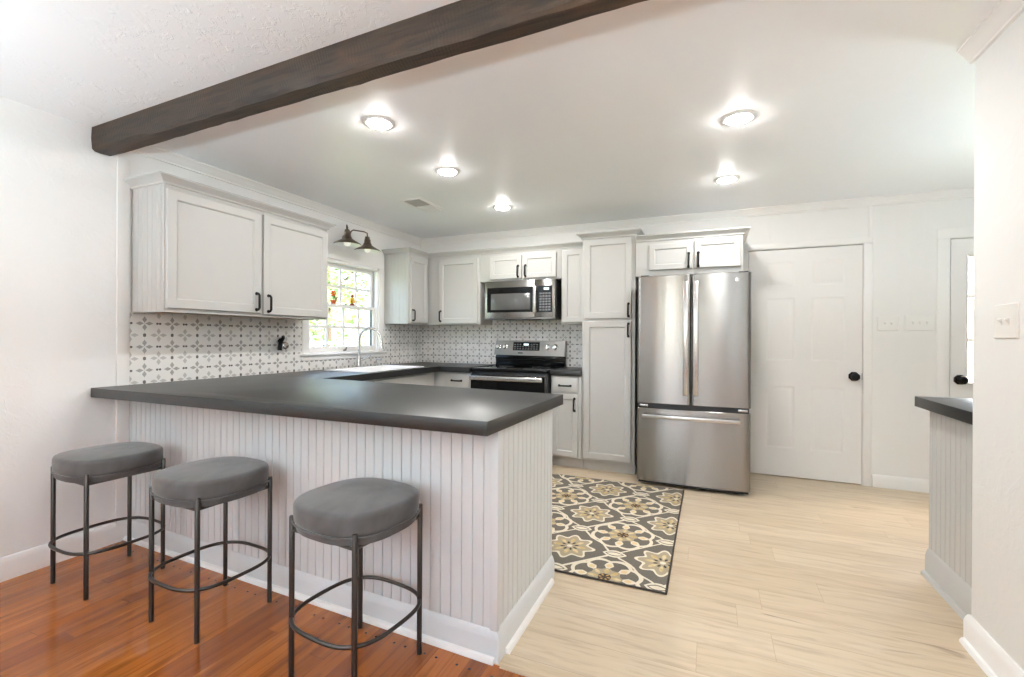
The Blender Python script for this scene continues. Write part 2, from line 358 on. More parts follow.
    def build(s, name, parent=None, smooth=32, at=None, recalc=True):
        me = bpy.data.meshes.new(name); o = bpy.data.objects.new(name, me); COL.objects.link(o)
        off = Vector((0, 0, 0)); p = parent
        while p is not None: off += p.location; p = p.parent
        if parent is None and at is not None: off = Vector(at)
        me.from_pydata([tuple(v - off) for v in s.v], [], s.f)
        for k in s.m: me.materials.append(M[k])
        me.polygons.foreach_set('material_index', s.mi); me.update()
        if recalc:
            bm = bmesh.new(); bm.from_mesh(me); bmesh.ops.recalc_face_normals(bm, faces=bm.faces[:]); bm.to_mesh(me); bm.free()
        if smooth:
            me.polygons.foreach_set('use_smooth', [True] * len(me.polygons)); me.set_sharp_from_angle(angle=math.radians(smooth))
        if parent is not None: o.parent = parent
        elif at is not None: o.location = at
        return o
def tag(o, label, cat, group=None, kind=None):
    if label: o['label'] = label
    if cat: o['category'] = cat
    if group: o['group'] = group
    if kind: o['kind'] = kind
    return o
def thing(name, loc, label, cat, group=None):
    o = bpy.data.objects.new(name, None); COL.objects.link(o); o.location = loc; o.empty_display_size = .1; return tag(o, label, cat, group)
def struct(o, label=None, cat=None): o['kind'] = 'structure'; return tag(o, label, cat)
def copy_tree(o, parent=None):
    c = o.copy(); COL.objects.link(c)
    if parent is not None: c.parent = parent
    for ch in list(o.children): copy_tree(ch, c)
    return c

# ------------------------------------------------------------------ dimensions
H = 2.425
XE, YR = 6.2, -7.3                 # far ends of the kitchen and of the living room
XW = 4.24                          # face of the plaster wall beside the camera
CT, CB = .934, .880                # worktop top and underside
WY0, WY1, WZ0, WZ1 = -1.735, -.78, 1.075, 1.955     # window opening

# ------------------------------------------------------------------ room shell
struct(MB().prism([(-.15, YR - .15), (XE + .15, YR - .15), (XE + .15, -3.212), (2.52, -3.188), (2.50, -3.155), (-.15, -3.085)], -.06, 0, 'orange_floor').build('wood_floor'), 'varnished orange pine board floor of the living room', 'floor')
struct(MB().prism([(-.15, -3.085), (2.50, -3.155), (2.52, -3.188), (XE + .15, -3.212), (XE + .15, .15), (-.15, .15)], -.06, 0, 'light_floor').build('floor'), 'pale oak plank floor of the kitchen', 'floor')
struct(MB().prism([(2.545, -3.200), (XW, -3.212), (XW, -3.194), (2.545, -3.180)], -.002, .004, 'light_floor').build('trim_1'), 'thin threshold strip where the two floors meet', 'trim')
struct(MB().box(-.15, XE + .15, -3.25, .15, H, H + .06, 'ceiling_paint').build('ceiling'), 'smooth white kitchen ceiling', 'ceiling')
struct(MB().box(-.15, XE + .15, YR - .15, -3.25, H, H + .06, 'ceiling_plaster').build('ceiling_living'), 'rough textured white plaster ceiling of the living room', 'ceiling')
struct(MB().box(-.14, 0, YR - .15, -3.125, 0, H, 'plaster').build('wall_left'), 'white plaster living room wall', 'wall')
w = MB()
for a in ((-3.125, WY0, 0, H), (WY1, .14, 0, H), (WY0, WY1, 0, WZ0), (WY0, WY1, WZ1, H)): w.box(-.14, 0, a[0], a[1], a[2], a[3], 'panel_side')
struct(w.build('wall_window_side'), 'white panelled kitchen wall around the window', 'wall')
D1a, D1b, D2a, D2b, DZ = 3.584, 4.453, 5.022, 5.90, 2.046
w = MB()
for a in ((-.14, D1a, 0, H), (D1a, D1b, DZ, H), (D1b, D2a, 0, H), (D2a, D2b, DZ, H), (D2b, XE + .14, 0, H)): w.box(a[0], a[1], 0, .14, a[2], a[3], 'panel_back')
struct(w.build('wall_back'), 'white panelled back wall of the kitchen', 'wall')
w = MB().box(XW, XW + .115, YR, -2.312, 0, H, 'plaster', .006)
struct(w.build('wall_right'), 'white textured plaster wall end at the edge of the room', 'wall')
struct(MB().box(XE, XE + .14, YR, .14, 0, H, 'wall_paint').build('wall_east'), 'far kitchen side wall', 'wall')
w = MB()
RW = ((1.75, 2.75), (3.10, 3.52))            # openings in the wall behind the camera
w.box(0, RW[0][0], YR - .14, YR, 0, H, 'plaster'); w.box(RW[0][1], RW[1][0], YR - .14, YR, 0, H, 'plaster'); w.box(RW[1][1], XE, YR - .14, YR, 0, H, 'plaster')
for a, c in RW: w.box(a, c, YR - .14, YR, 0, .5, 'plaster'); w.box(a, c, YR - .14, YR, 2.1, H, 'plaster')
struct(w.build('wall_rear'), 'living room wall behind the camera', 'wall')
k = 2
for (a, c), mm in zip(RW, ('stain_wood', 'trim_paint')):  # unseen windows; stained casing shaped to streak the refrigerator's reflection
    f = MB()
    f.box(a - .11, a + .04, YR - .02, YR + .025, .42, 2.19, mm, .004); f.box(c - .04, c + .11, YR - .02, YR + .025, .42, 2.19, mm, .004)
    f.box(a, c, YR - .02, YR + .025, 2.07, 2.19, mm, .004); f.box(a - .1, c + .1, YR - .02, YR + .05, .42, .52, mm, .004)
    f.box((a + c) / 2 - .05, (a + c) / 2 + .05, YR - .09, YR + .01, .5, 2.1, mm, .004); f.box(a, c, YR - .09, YR - .04, 1.28, 1.33, mm, .004)
    r = struct(f.build('window_%d' % k), 'unseen living room window behind the camera', 'window'); MB().box(a, c, YR - .075, YR - .07, .5, 2.1, 'glass').build('glass_pane', r); k += 1
# vertical board where plaster meets panelling
struct(MB().box(0, .014, -3.160, -3.094, 0, 2.30, 'trim_paint', .003).build('trim_2'), 'white upright board between plaster and patterned tiles', 'trim')
# ceiling moulding and skirting
CROWN = [(0, H), (.050, H), (.050, H - .008), (.042, H - .014), (.030, H - .030), (.018, H - .048), (.012, H - .054), (.012, H - .064), (0, H - .066)]
struct(MB().sweep([(0, -3.155), (0, 0), (XE, 0)], CROWN, 'trim_paint').build('trim_3'), 'white crown moulding along the kitchen ceiling', 'trim')
struct(MB().sweep([(XW, -2.300), (XW, YR)], CROWN, 'trim_paint').build('trim_4'), 'white crown moulding ending on the plaster wall corner', 'trim')
BASE = [(0, 0), (.016, 0), (.016, .088), (.012, .104), (.006, .116), (0, .118)]
SHOE = [(.016, 0), (.034, 0), (.033, .009), (.027, .018), (.016, .021)]
struct(MB().sweep([(0, YR), (0, -3.10)], BASE, 'trim_paint').build('baseboard_left'), 'white baseboard under the plaster wall', 'baseboard')
b_ = MB().sweep([(XW + .115, -2.312), (XW, -2.312), (XW, YR)], [(o, z * 1.02) for o, z in BASE], 'trim_paint')
b_.sweep([(XW, -2.306), (XW, YR)], SHOE, 'trim_paint'); struct(b_.build('baseboard_right'), 'white baseboard wrapping the plaster wall end', 'baseboard')
struct(MB().sweep([(4.522, 0), (4.936, 0)], [(o, z * .88) for o, z in BASE], 'trim_paint').build('baseboard_back'), 'white baseboard between the two doors', 'baseboard')
# ceiling beam with hewn edges
def beam():
    Y0, Y1, z0, z1 = -3.284, -3.190, 2.290, H + .01; n = 60; vs = []; fs = []; random.seed(3)
    for i in range(n + 1):
        x = XW * i / n; y0 = Y0 - .024 * x; y1 = Y1 - .028 * x; j = lambda a: random.uniform(-a, a); dz = 0.0; yb = .012
        sec = [(y0 + .002, z1), (y0 + j(.002), (z0 + z1) / 2), (y0 + .003 + j(.003), z0 + dz + .012 + j(.003)), (y0 + .016 + j(.003), z0 + dz + j(.002)), ((y0 + y1) / 2, z0 + dz + j(.002)), (y1 + yb - .012 + j(.003), z0 + dz + j(.002)), (y1 + yb + j(.002), z0 + dz + .012), (y1 + yb, z1)]
        vs += [(x + .004, a, c) for a, c in sec]
    k = 8
    for i in range(n):
        for q in range(k - 1): fs.append((i * k + q, i * k + q + 1, (i + 1) * k + q + 1, (i + 1) * k + q))
    fs += [tuple(range(k)), tuple(n * k + q for q in range(k - 1, -1, -1))]
    return MB().add(vs, fs, 'beam').build('ceiling_beam')
struct(beam(), 'dark rough sawn wooden beam across the ceiling', 'beam')
# patterned tile backsplash
TT = .008
w = MB().box(0, TT, -3.094, WY0 - .062, CT - .004, 1.375, 'tile_side').box(0, TT, WY0 - .062, WY1 + .065, CT - .004, 1.03, 'tile_side').box(0, TT, WY1 + .065, 0, CT - .004, 1.378, 'tile_side')
struct(w.build('wall_side_backsplash'), 'grey and white patterned tiles beside the window', 'backsplash')
struct(MB().box(TT, 2.165, -TT, 0, CT - .004, 1.43, 'tile_back').build('wall_back_backsplash'), 'grey and white patterned tiles behind the range', 'backsplash')

# ------------------------------------------------------------------ window over the sink
def sash(y0, y1, z0, z1, x0, x1, st, bot, top, cols, rows, parent, name):
    s = MB().box(x0, x1, y0, y0 + st, z0, z1, 'trim_paint', .003).box(x0, x1, y1 - st, y1, z0, z1, 'trim_paint', .003)
    s.box(x0, x1, y0 + st, y1 - st, z0, z0 + bot, 'trim_paint', .003).box(x0, x1, y0 + st, y1 - st, z1 - top, z1, 'trim_paint', .003)
    o = s.build(name, parent); xm = (x0 + x1) / 2; gy0, gy1, gz0, gz1 = y0 + st, y1 - st, z0 + bot, z1 - top
    MB().box(xm - .002, xm + .002, gy0, gy1, gz0, gz1, 'glass').build('glass_pane', o)
    for i in range(1, cols): c = gy0 + (gy1 - gy0) * i / cols; MB().box(xm - .009, xm + .011, c - .014, c + .014, gz0, gz1, 'trim_paint', .003).build('muntin', o)
    for i in range(1, rows): c = gz0 + (gz1 - gz0) * i / rows; MB().box(xm - .008, xm + .010, gy0, gy1, c - .013, c + .013, 'trim_paint', .003).build('muntin', o)
    return o
wt = bpy.data.objects.new('window_1', None); COL.objects.link(wt); wt.location = (0, -1.26, WZ0); struct(wt, 'white sash window with small panes above the sink', 'window')
c = MB()
c.box(-.135, 0, WY0, WY0 + .018, WZ0, WZ1, 'trim_paint').box(-.135, 0, WY1 - .018, WY1, WZ0, WZ1, 'trim_paint').box(-.135, 0, WY0, WY1, WZ1 - .018, WZ1, 'trim_paint').box(-.135, 0, WY0, WY1, WZ0, WZ0 + .012, 'trim_paint')
c.build('jamb', wt)
T = fr((0, 0, 0), (0, 1, 0), (1, 0, 0))
MB().box(0, .018, WY0 - .062, WY0 + .006, 1.085, 1.965, 'trim_paint', .003).build('side_casing', wt)
MB().box(0, .018, WY1 - .006, WY1 + .062, 1.085, 1.965, 'trim_paint', .003).build('side_casing', wt)
hp = [(WY0 - .062, 1.965), (WY1 + .062, 1.965), (WY1 + .062, 2.06), (WY1 + .015, 2.135), (WY0 - .062, 2.135)]
hb = MB(); n = len(hp); hb.add([(0, a, z) for a, z in hp] + [(.016, a, z) for a, z in hp], [tuple(range(n)), tuple(range(2 * n - 1, n - 1, -1))] + [(i, (i + 1) % n, n + (i + 1) % n, n + i) for i in range(n)], 'trim_paint'); hb.build('header_board', wt)
MB().box(-.05, .045, WY0 - .085, WY1 + .085, 1.068, 1.088, 'trim_paint', .005).build('sill', wt)
MB().box(0, .018, WY0 - .070, WY1 + .070, 1.022, 1.068, 'trim_paint', .004).build('apron', wt)
sash(WY0 + .018, WY1 - .018, 1.515, WZ1 - .018, -.095, -.062, .038, .034, .040, 4, 2, wt, 'upper_sash')
ls = sash(WY0 + .018, WY1 - .018, WZ0 + .012, 1.548, -.058, -.025, .038, .055, .034, 4, 2, wt, 'lower_sash')
MB().box(-.061, -.040, WY1 - .0215, WY1 - .018, 1.55, WZ1 - .02, 'vent_grey').build('sash_track', wt)
MB().box(-.060, -.0445, WY1 - .018 - .038 - .010, WY1 - .018 - .037, WZ0 + .067, 1.515, 'slot').build('dark_glazing_strip', ls)
MB().box(-.025, -.008, -1.27, -1.24, 1.548, 1.558, 'steel_plain', .002).build('sash_lock', ls)
l_ = MB().box(-.025, -.012, -1.272, -1.238, 1.10, 1.108, 'bronze', .002); l_.tube([(-.014, -1.255, 1.104), (-.004, -1.255, 1.110), (.004, -1.255, 1.135)], .006, 'bronze', 8); l_.build('sash_lift', ls)

# ornaments standing on the meeting rail
def flower_pot(y, z):
    t = thing('flower_ornament', (-.040, y, z), 'small pink orange flower ornament in terracotta pot on the window rail', 'ornament', 'ornaments on the window rail')
    A = Matrix.Translation((-.040, y, z))
    MB().lathe([(.022, 0), (.028, .028), (.031, .028), (.031, .036), (.024, .036), (0, .034)], 'terracotta', A, 18).build('pot', t)
    MB().tube([(-.040, y, z + .03), (-.039, y + .002, z + .09)], .004, 'green_glass', 8).build('stem', t)
    lf = MB()
    for s_ in (-1, 1): lf.add([(0, 0, .04), (.004, s_ * .018, .062), (0, s_ * .030, .078), (-.004, s_ * .012, .074)], [(0, 1, 2, 3)], 'green_glass', A).add([(0.002, 0, .04), (.006, s_ * .018, .062), (.002, s_ * .030, .078), (-.002, s_ * .012, .074)], [(3, 2, 1, 0)], 'green_glass', A)
    lf.build('leaf', t)
    fl = MB()
    for k in range(6):
        a = k * PI / 3; fl.lathe([(0, -.012), (.013, -.006), (.016, 0), (.013, .006), (0, .012)], 'orange_glass', Matrix.Translation((-.039, y + .018 * math.cos(a), z + .10 + .018 * math.sin(a))), 10)
    fl.build('bloom', t, smooth=60)
    MB().lathe([(0, -.010), (.011, 0), (0, .010)], 'yellow_glass', Matrix.Translation((-.028, y, z + .10)), 10).build('bloom_center', t)
    return t
flower_pot(-1.386, 1.549)
def bird_pot(y, z):
    t = thing('bird_ornament', (-.040, y, z), 'small amber orange bird ornament with brown base on the window rail', 'ornament', 'ornaments on the window rail')
    A = Matrix.Translation((-.040, y, z))
    MB().lathe([(.026, 0), (.028, .006), (.022, .016), (.012, .02), (0, .02)], 'brown_glass', A, 16).build('base', t)
    MB().lathe([(0, .016), (.020, .026), (.027, .045), (.022, .066), (.013, .080), (.0, .09)], 'yellow_glass', A, 16).build('body', t, smooth=60)
    MB().lathe([(0, .074), (.014, .084), (.016, .096), (.010, .108), (0, .112)], 'brown_glass', Matrix.Translation((-.036, y, z)), 14).build('head', t, smooth=60)
    MB().add([(0, .012, .07), (.003, .040, .046), (0, .046, .022), (-.003, .02, .04)], [(0, 1, 2, 3)], 'orange_glass', A).build('wing', t, smooth=0)
    MB().add([(.012, -.02, .06), (.016, -.036, .04), (.014, -.03, .026), (.02, -.014, .04)], [(0, 1, 2, 3)], 'orange_glass', A).build('wing', t, smooth=0)
    return t
bird_pot(-1.135, 1.549)

# ------------------------------------------------------------------ doors
def knob(T, parent):
    """T: local z points out of the door"""
    k = MB().lathe([(.041, 0), (.041, .007), (.036, .012), (.017, .014), (.015, .030), (.022, .036), (.034, .046), (.035, .056), (.029, .066), (.016, .072), (0, .073)], 'black_metal', T, 8); return k.build('knob', parent, smooth=20)
d1 = bpy.data.objects.new('door_1', None); COL.objects.link(d1); d1.location = (D1a, .02, 0); struct(d1, 'white six panel door with black knob beside the refrigerator', 'door')
T = fr((3.587, .004, .008), (1, 0, 0), (0, -1, 0)); DW, DH = .863, 2.030
us = [0, .142, .372, .492, .744, DW]; vs_ = [0, .246, .812, 1.036, 1.600, 1.922 - .0, DH]
vs_ = [0, .244, .812, 1.032, 1.601, 1.700, 1.926, DH]
s_ = MB()
for i in range(5):
    for j in range(7):
        u0, u1, v0, v1 = us[i], us[i + 1], vs_[j], vs_[j + 1]
        if i in (1, 3) and j in (1, 3, 5): s_.rings(u0, u1, v0, v1, [(0, 0), (.010, -.002), (.016, -.0045), (.026, -.0045), (.044, -.001), (.048, -.0005)], 'door_paint', T)
        else: s_.add([(u0, v0, 0), (u1, v0, 0), (u1, v1, 0), (u0, v1, 0)], [(0, 1, 2, 3)], 'door_paint', T)
s_.add([(0, 0, 0), (DW, 0, 0), (DW, DH, 0), (0, DH, 0), (0, 0, -.035), (DW, 0, -.035), (DW, DH, -.035), (0, DH, -.035)], [(0, 4, 5, 1), (1, 5, 6, 2), (2, 6, 7, 3), (3, 7, 4, 0), (7, 6, 5, 4)], 'door_paint', T)
slab = s_.build('slab', d1, smooth=20)
knob(Matrix.Translation((4.392, .004, .921)) @ Matrix.Rotation(PI / 2, 4, 'X') @ Matrix.Rotation(PI / 8, 4, 'Z'), slab)
MB().box(4.4475, 4.4502, -.0005, .02, .895, .950, 'bronze').build('latch_plate', slab)
f = MB().box(D1a, D1b, .045, .139, 0, DZ, 'trim_paint'); f.build('jamb', d1)
c = MB().box(D1b + .002, D1b + .062, -.010, 0, 0, DZ + .003, 'trim_paint', .003).box(D1a - .02, D1b + .062, -.010, 0, DZ + .003, DZ + .055, 'trim_paint', .003)
c.build('casing', d1)
struct(MB().box(4.484, 4.512, -.008, 0, DZ + .055, H - .06, 'trim_paint', .002).build('trim_6'), 'thin upright batten on the wall above the door corner', 'trim')
# glazed back door
d2 = bpy.data.objects.new('door_2', None); COL.objects.link(d2); d2.location = (D2a, .02, 0); struct(d2, 'white half glazed back door with black knob partly behind the plaster wall', 'door')
a0, a1 = 5.028, 5.894; g0, g1, gz0, gz1 = 5.135, 5.787, .90, 1.90
s_ = MB().box(a0, g0, .006, .045, .008, 2.038, 'door_paint').box(g1, a1, .006, .045, .008, 2.038, 'door_paint').box(g0, g1, .006, .045, .008, gz0, 'door_paint').box(g0, g1, .006, .045, gz1, 2.038, 'door_paint')
T = fr((0, .006, 0), (1, 0, 0), (0, -1, 0)); s_.rings(g0 - .012, g1 + .012, gz0 - .012, gz1 + .012, [(0, 0), (.004, .008), (.010, .008), (.014, 0)], 'door_paint', T, cap=False)
for u0, u1 in ((5.16, 5.44), (5.48, 5.76)): s_.rings(u0, u1, .22, .74, [(0, .0005), (.008, -.003), (.013, -.006), (.022, -.006), (.040, .002)], 'door_paint', T)
slab2 = s_.build('slab', d2, smooth=20)
MB().box(g0, g1, .022, .027, gz0, gz1, 'glass').build('glass_pane', slab2)
for i in (1, 2): q = g0 + (g1 - g0) * i / 3; MB().box(q - .011, q + .011, .014, .035, gz0, gz1, 'door_paint', .003).build('muntin', slab2)
for q in (1.238, 1.585): MB().box(g0, g1, .014, .035, q - .011, q + .011, 'door_paint', .003).build('muntin', slab2)
v_ = MB()
for i in range(12): v_.box(g0 + .004, g1 - .004, -.006, .004, 1.745 + i * .013, 1.754 + i * .013, 'vent_grey', .002)
v_.box(g0 + .002, g1 - .002, -.012, .006, 1.90, 1.925, 'white_plastic', .003); v_.build('raised_blind_slats', slab2)
knob(Matrix.Translation((5.088, .006, .921)) @ Matrix.Rotation(PI / 2, 4, 'X') @ Matrix.Rotation(PI / 8, 4, 'Z'), slab2)
MB().box(D2a, 5.034, .048, .139, 0, DZ, 'trim_paint').box(5.888, D2b, .048, .139, 0, DZ, 'trim_paint').box(D2a, D2b, .048, .139, 2.034, DZ, 'trim_paint').build('jamb', d2)
MB().box(D2a - .082, D2a - .001, -.006, 0, 0, DZ + .004, 'trim_paint', .004).box(D2b + .001, D2b + .082, -.006, 0, 0, DZ + .004, 'trim_paint', .004).box(D2a - .082, D2b + .082, -.006, 0, DZ + .004, DZ + .08, 'trim_paint', .004).build('casing', d2)

# ------------------------------------------------------------------ light switches and outlets
def plate(name, T, W_, H_, n, label, cat, kind='switch'):
    loc = T.to_translation(); t = thing(name, loc, label, cat)
    MB().rings(-W_ / 2, W_ / 2, -H_ / 2, H_ / 2, [(0, 0), (0, .003), (.003, .006)], 'white_plastic', T).build('cover_plate', t)
    for i in range(n):
        u = (i - (n - 1) / 2) * .046
        if kind == 'switch':
            q = MB().box(u - .005, u + .005, -.012, .012, .006, .008, 'white_plastic', .001, T=T)
            q.add([(u - .004, -.004, .006), (u + .004, -.004, .006), (u + .004, .010, .006), (u - .004, .010, .006), (u - .0035, .004, .018), (u + .0035, .004, .018), (u + .0035, .009, .016), (u - .0035, .009, .016)], [(0, 1, 5, 4), (1, 2, 6, 5), (2, 3, 7, 6), (3, 0, 4, 7), (4, 5, 6, 7)], 'white_plastic', T); q.build('toggle', t)
        else:
            for v in (-.02, .02):
                q = MB().box(u - .015, u + .015, v - .013, v + .013, .006, .008, 'white_plastic', .003, T=T)
                for e in (-.006, .006): q.box(u + e - .001, u + e + .001, v - .002, v + .006, .008, .0085, 'slot', T=T)
                q.build('socket', t)
    return t
plate('light_switch', fr((4.623, 0, 1.368), (1, 0, 0), (0, -1, 0)), .142, .118, 2, 'white two toggle switch plate on the wall next to the closed six panel door', 'light switch')
plate('light_switch', fr((4.832, 0, 1.372), (1, 0, 0), (0, -1, 0)), .196, .122, 3, 'wider white three toggle switch plate beside the back door', 'light switch')
plate('light_switch', fr((XW, -2.549, 1.303), (0, -1, 0), (-1, 0, 0)), .146, .124, 2, 'white double switch plate on the textured plaster wall end', 'light switch')
plate('power_outlet', fr((TT, -.215, 1.105), (0, 1, 0), (1, 0, 0)), .078, .118, 1, 'white outlet plate on the tiles in the corner past the window', 'outlet', 'outlet')

# ------------------------------------------------------------------ cabinets
def shaker(T, u0, u1, v0, v1, parent, name='door', t=.020, w=.055, handle=None, mt='cabinet_paint', lab=None):
    b = MB().rings(u0, u1, v0, v1, [(0, 0), (0, t - .004), (.003, t), (w - .004, t), (w, t - .002), (w + .005, t - .008), (w + .006, t - .010)], mt, T)
    o = b.build(name, parent, smooth=20)
    if handle: pull(T, handle[0], handle[1], handle[2], t, o)
    return o
def drawer(T, u0, u1, v0, v1, parent, handle=None):
    o = MB().rings(u0, u1, v0, v1, [(0, 0), (0, .015), (.006, .018), (.012, .020)], 'cabinet_paint', T).build('drawer', parent, smooth=20)
    if handle: pull(T, handle[0], handle[1], handle[2], .020, o)
    return o
def pull(T, u, v, orient, t, parent, L=.112):
    h = MB(); a = L / 2; n0 = t - .001
    pts = [(-a, n0), (-a, n0 + .020), (-a + .012, n0 + .030), (a - .012, n0 + .030), (a, n0 + .020), (a, n0)]
    P = [((u + p, v, n) if orient == 'h' else (u, v + p, n)) for p, n in pts]
    h.tube(P, [.0080, .0082, .0080, .0080, .0082, .0080], 'black_metal', 8, T=T)
    for e in (-a, a): h.lathe([(.012, n0), (.012, n0 + .005), (.008, n0 + .008)], 'black_metal', T @ Matrix.Translation((u + e, v, 0) if orient == 'h' else (u, v + e, 0)), 10)
    o = h.build('handle', parent, smooth=50); o['label'] = 'black bar pull'; return o
CCROWN = [(0, 2.128), (.010, 2.128), (.012, 2.138), (.022, 2.148), (.036, 2.158), (.046, 2.166), (.050, 2.168), (.050, 2.176), (0, 2.176)]
ZB, ZT, DEP = 1.375, 2.13, .317
# two-door wall cabinet on the window wall
t = thing('upper_cabinet', (.16, -2.45, ZB), 'wide pale grey two door wall cabinet above the peninsula tiles', 'cabinet')
yA, yB = -3.080, -1.824
c = MB().box(.002, DEP, yA, yB, ZB + .012, ZT, 'cabinet_paint', .002).box(DEP - .02, DEP, yA, yB, ZB, ZB + .0118, 'cabinet_paint').box(.010, DEP - .0205, yA, yA + .016, ZB, ZB + .0118, 'cabinet_paint').box(.010, DEP - .0205, yB - .016, yB, ZB, ZB + .0118, 'cabinet_paint')
c.build('body', t)
MB().box(.010, DEP - .022, yA + .018, yB - .018, ZB + .006, ZB + .0115, 'cabinet_raw').build('bottom_panel', t)
MB().grooved(.27, ZB + .004, ZT - .002, .046, 'cabinet_paint', fr((.022, yA - .0015, 0), (1, 0, 0), (0, -1, 0)), .003).build('side_panel', t)
T = fr((DEP, 0, 0), (0, 1, 0), (1, 0, 0))
shaker(T, -3.072, -2.452, 1.398, 2.100, t, handle=(-2.490, 1.478, 'v')); shaker(T, -2.432, -1.834, 1.392, 2.103, t, handle=(-2.396, 1.470, 'v'))
MB().sweep([(.002, yA), (DEP, yA), (DEP, yB), (.002, yB)], CCROWN, 'cabinet_paint').build('crown_molding', t)
# corner pair
t = thing('upper_cabinet', (.16, -.45, ZB), 'pale grey single door wall cabinet just past the window', 'cabinet')
yC = -.690
MB().box(.002, DEP, yC, -.009, ZB + .004, ZT, 'cabinet_paint', .002).build('body', t)
MB().grooved(.27, ZB + .004, ZT - .002, .046, 'cabinet_paint', fr((.022, yC - .0015, 0), (1, 0, 0), (0, -1, 0)), .003).build('side_panel', t)
T = fr((DEP, 0, 0), (0, 1, 0), (1, 0, 0)); shaker(T, -.665, -.345, 1.392, 2.095, t, handle=(-.634, 1.470, 'v'), w=.05)
MB().sweep([(.002, yC), (DEP, yC), (DEP, -DEP - .0008), (DEP + .056, -DEP - .0008)], CCROWN, 'cabinet_paint').build('crown_molding', t)
t = thing('upper_cabinet', (.65, -.16, ZB), 'pale grey one door wall cabinet in the corner by the microwave', 'cabinet')
MB().box(DEP + .001, .982, -DEP, -.001, ZB, ZT, 'cabinet_paint', .002).build('body', t)
T = fr((0, -DEP, 0), (1, 0, 0), (0, -1, 0)); shaker(T, .470, .958, 1.388, 2.092, t, handle=(.500, 1.470, 'v'), w=.055)
MB().sweep([(DEP + .057, -DEP), (.983, -DEP)], CCROWN, 'cabinet_paint').build('crown_molding', t)
t = thing('upper_cabinet', (1.44, -.16, 1.83), 'short pale grey two door cabinet over the microwave', 'cabinet')
MB().box(.983, 1.893, -DEP, -.001, 1.832, ZT, 'cabinet_paint', .002).build('body', t)
shaker(T, 1.102, 1.465, 1.850, 2.096, t, handle=(1.430, 1.925, 'v'), w=.05); shaker(T, 1.478, 1.842, 1.850, 2.096, t, handle=(1.512, 1.925, 'v'), w=.05)
MB().sweep([(.983, -DEP), (1.893, -DEP)], CCROWN, 'cabinet_paint').build('crown_molding', t)
t = thing('upper_cabinet', (2.03, -.16, ZB), 'narrow pale grey wall cabinet between microwave and tall pantry', 'cabinet')
MB().box(1.894, 2.157, -DEP, -.001, ZB, ZT, 'cabinet_paint', .002).build('body', t)
shaker(T, 1.908, 2.130, 1.392, 2.106, t, w=.05)
MB().sweep([(1.8935, -DEP), (2.158, -DEP)], CCROWN, 'cabinet_paint').build('crown_molding', t)
# pantry
PD = .520
t = thing('pantry_cabinet', (2.40, -.26, 0), 'tall pale grey pantry cabinet with two stacked doors beside the refrigerator', 'cabinet')
MB().box(2.160, 2.646, -PD, -.001, .10, 2.162, 'cabinet_paint', .002).build('body', t)
MB().box(2.160, 2.646, -PD + .045, -.003, .0, .10, 'cabinet_paint', .001).build('toe_kick', t)
T = fr((0, -PD, 0), (1, 0, 0), (0, -1, 0))
shaker(T, 2.180, 2.614, 1.416, 2.146, t, handle=(2.588, 1.490, 'v')); shaker(T, 2.180, 2.614, .118, 1.392, t, handle=(2.588, 1.310, 'v'))
MB().sweep([(2.160, -DEP - .054), (2.160, -PD), (2.646, -PD), (2.646, -.001)], [(o, z + .030) for o, z in CCROWN], 'cabinet_paint').build('crown_molding', t)
# over the fridge
t = thing('upper_cabinet', (3.08, -.26, 1.78), 'pale grey two door cabinet above the refrigerator', 'cabinet')
OD = .540
MB().box(2.650, 3.508, -OD, -.001, 1.785, 2.095, 'cabinet_paint', .002).build('body', t)
T = fr((0, -OD, 0), (1, 0, 0), (0, -1, 0))
shaker(T, 2.768, 3.122, 1.834, 2.058, t, handle=(3.092, 1.905, 'v'), w=.045); shaker(T, 3.138, 3.490, 1.834, 2.070, t, handle=(3.168, 1.905, 'v'), w=.045)
MB().sweep([(2.650, -OD), (3.508, -OD), (3.508, -.001)], [(o, z - .034) for o, z in CCROWN], 'cabinet_paint').build('crown_molding', t)

# base cabinets along the window wall, by the range
t = thing('sink_base_cabinet', (.33, -1.45, 0), 'pale grey base cabinets under the sink worktop', 'cabinet')
MB().box(.012, .630, -2.18, -.66, .10, .70, 'cabinet_paint', .002).box(.612, .630, -2.18, -.66, .70, CB - .001, 'cabinet_paint', .002).build('body', t)
MB().box(.012, .57, -2.18, -.66, 0, .10, 'cabinet_paint', .001).build('toe_kick', t)
T = fr((.630, 0, 0), (0, 1, 0), (1, 0, 0))
MB().rings(-1.62, -.86, .72, .862, [(0, 0), (0, .015), (.006, .018), (.012, .020)], 'cabinet_paint', T).build('false_front', t, smooth=20)
shaker(T, -1.62, -1.245, .118, .70, t, handle=(-1.275, .62, 'v')); shaker(T, -1.235, -.86, .118, .70, t, handle=(-1.205, .62, 'v')); shaker(T, -2.16, -1.66, .118, .862, t)
t = thing('base_cabinet', (.6, -.3, 0), 'pale grey corner base cabinet with drawer between sink run and range', 'cabinet')
MB().box(.012, 1.038, -.60, -.009, .10, CB, 'cabinet_paint', .002).build('body', t); MB().box(.012, 1.038, -.54, -.001, 0, .10, 'cabinet_paint', .001).build('toe_kick', t)
T = fr((0, -.60, 0), (1, 0, 0), (0, -1, 0)); drawer(T, .725, 1.015, .722, .862, t, handle=(.870, .792, 'h')); shaker(T, .725, 1.015, .118, .702, t, handle=(.985, .62, 'v'))
t = thing('base_cabinet', (2.0, -.3, 0), 'narrow pale grey base cabinet with one drawer and one door between range and pantry', 'cabinet')
BD = .535
MB().box(1.862, 2.159, -BD, -.001, .10, CB - .004, 'cabinet_paint', .002).build('body', t); MB().box(1.862, 2.159, -BD + .06, -.001, 0, .10, 'cabinet_paint', .001).build('toe_kick', t)
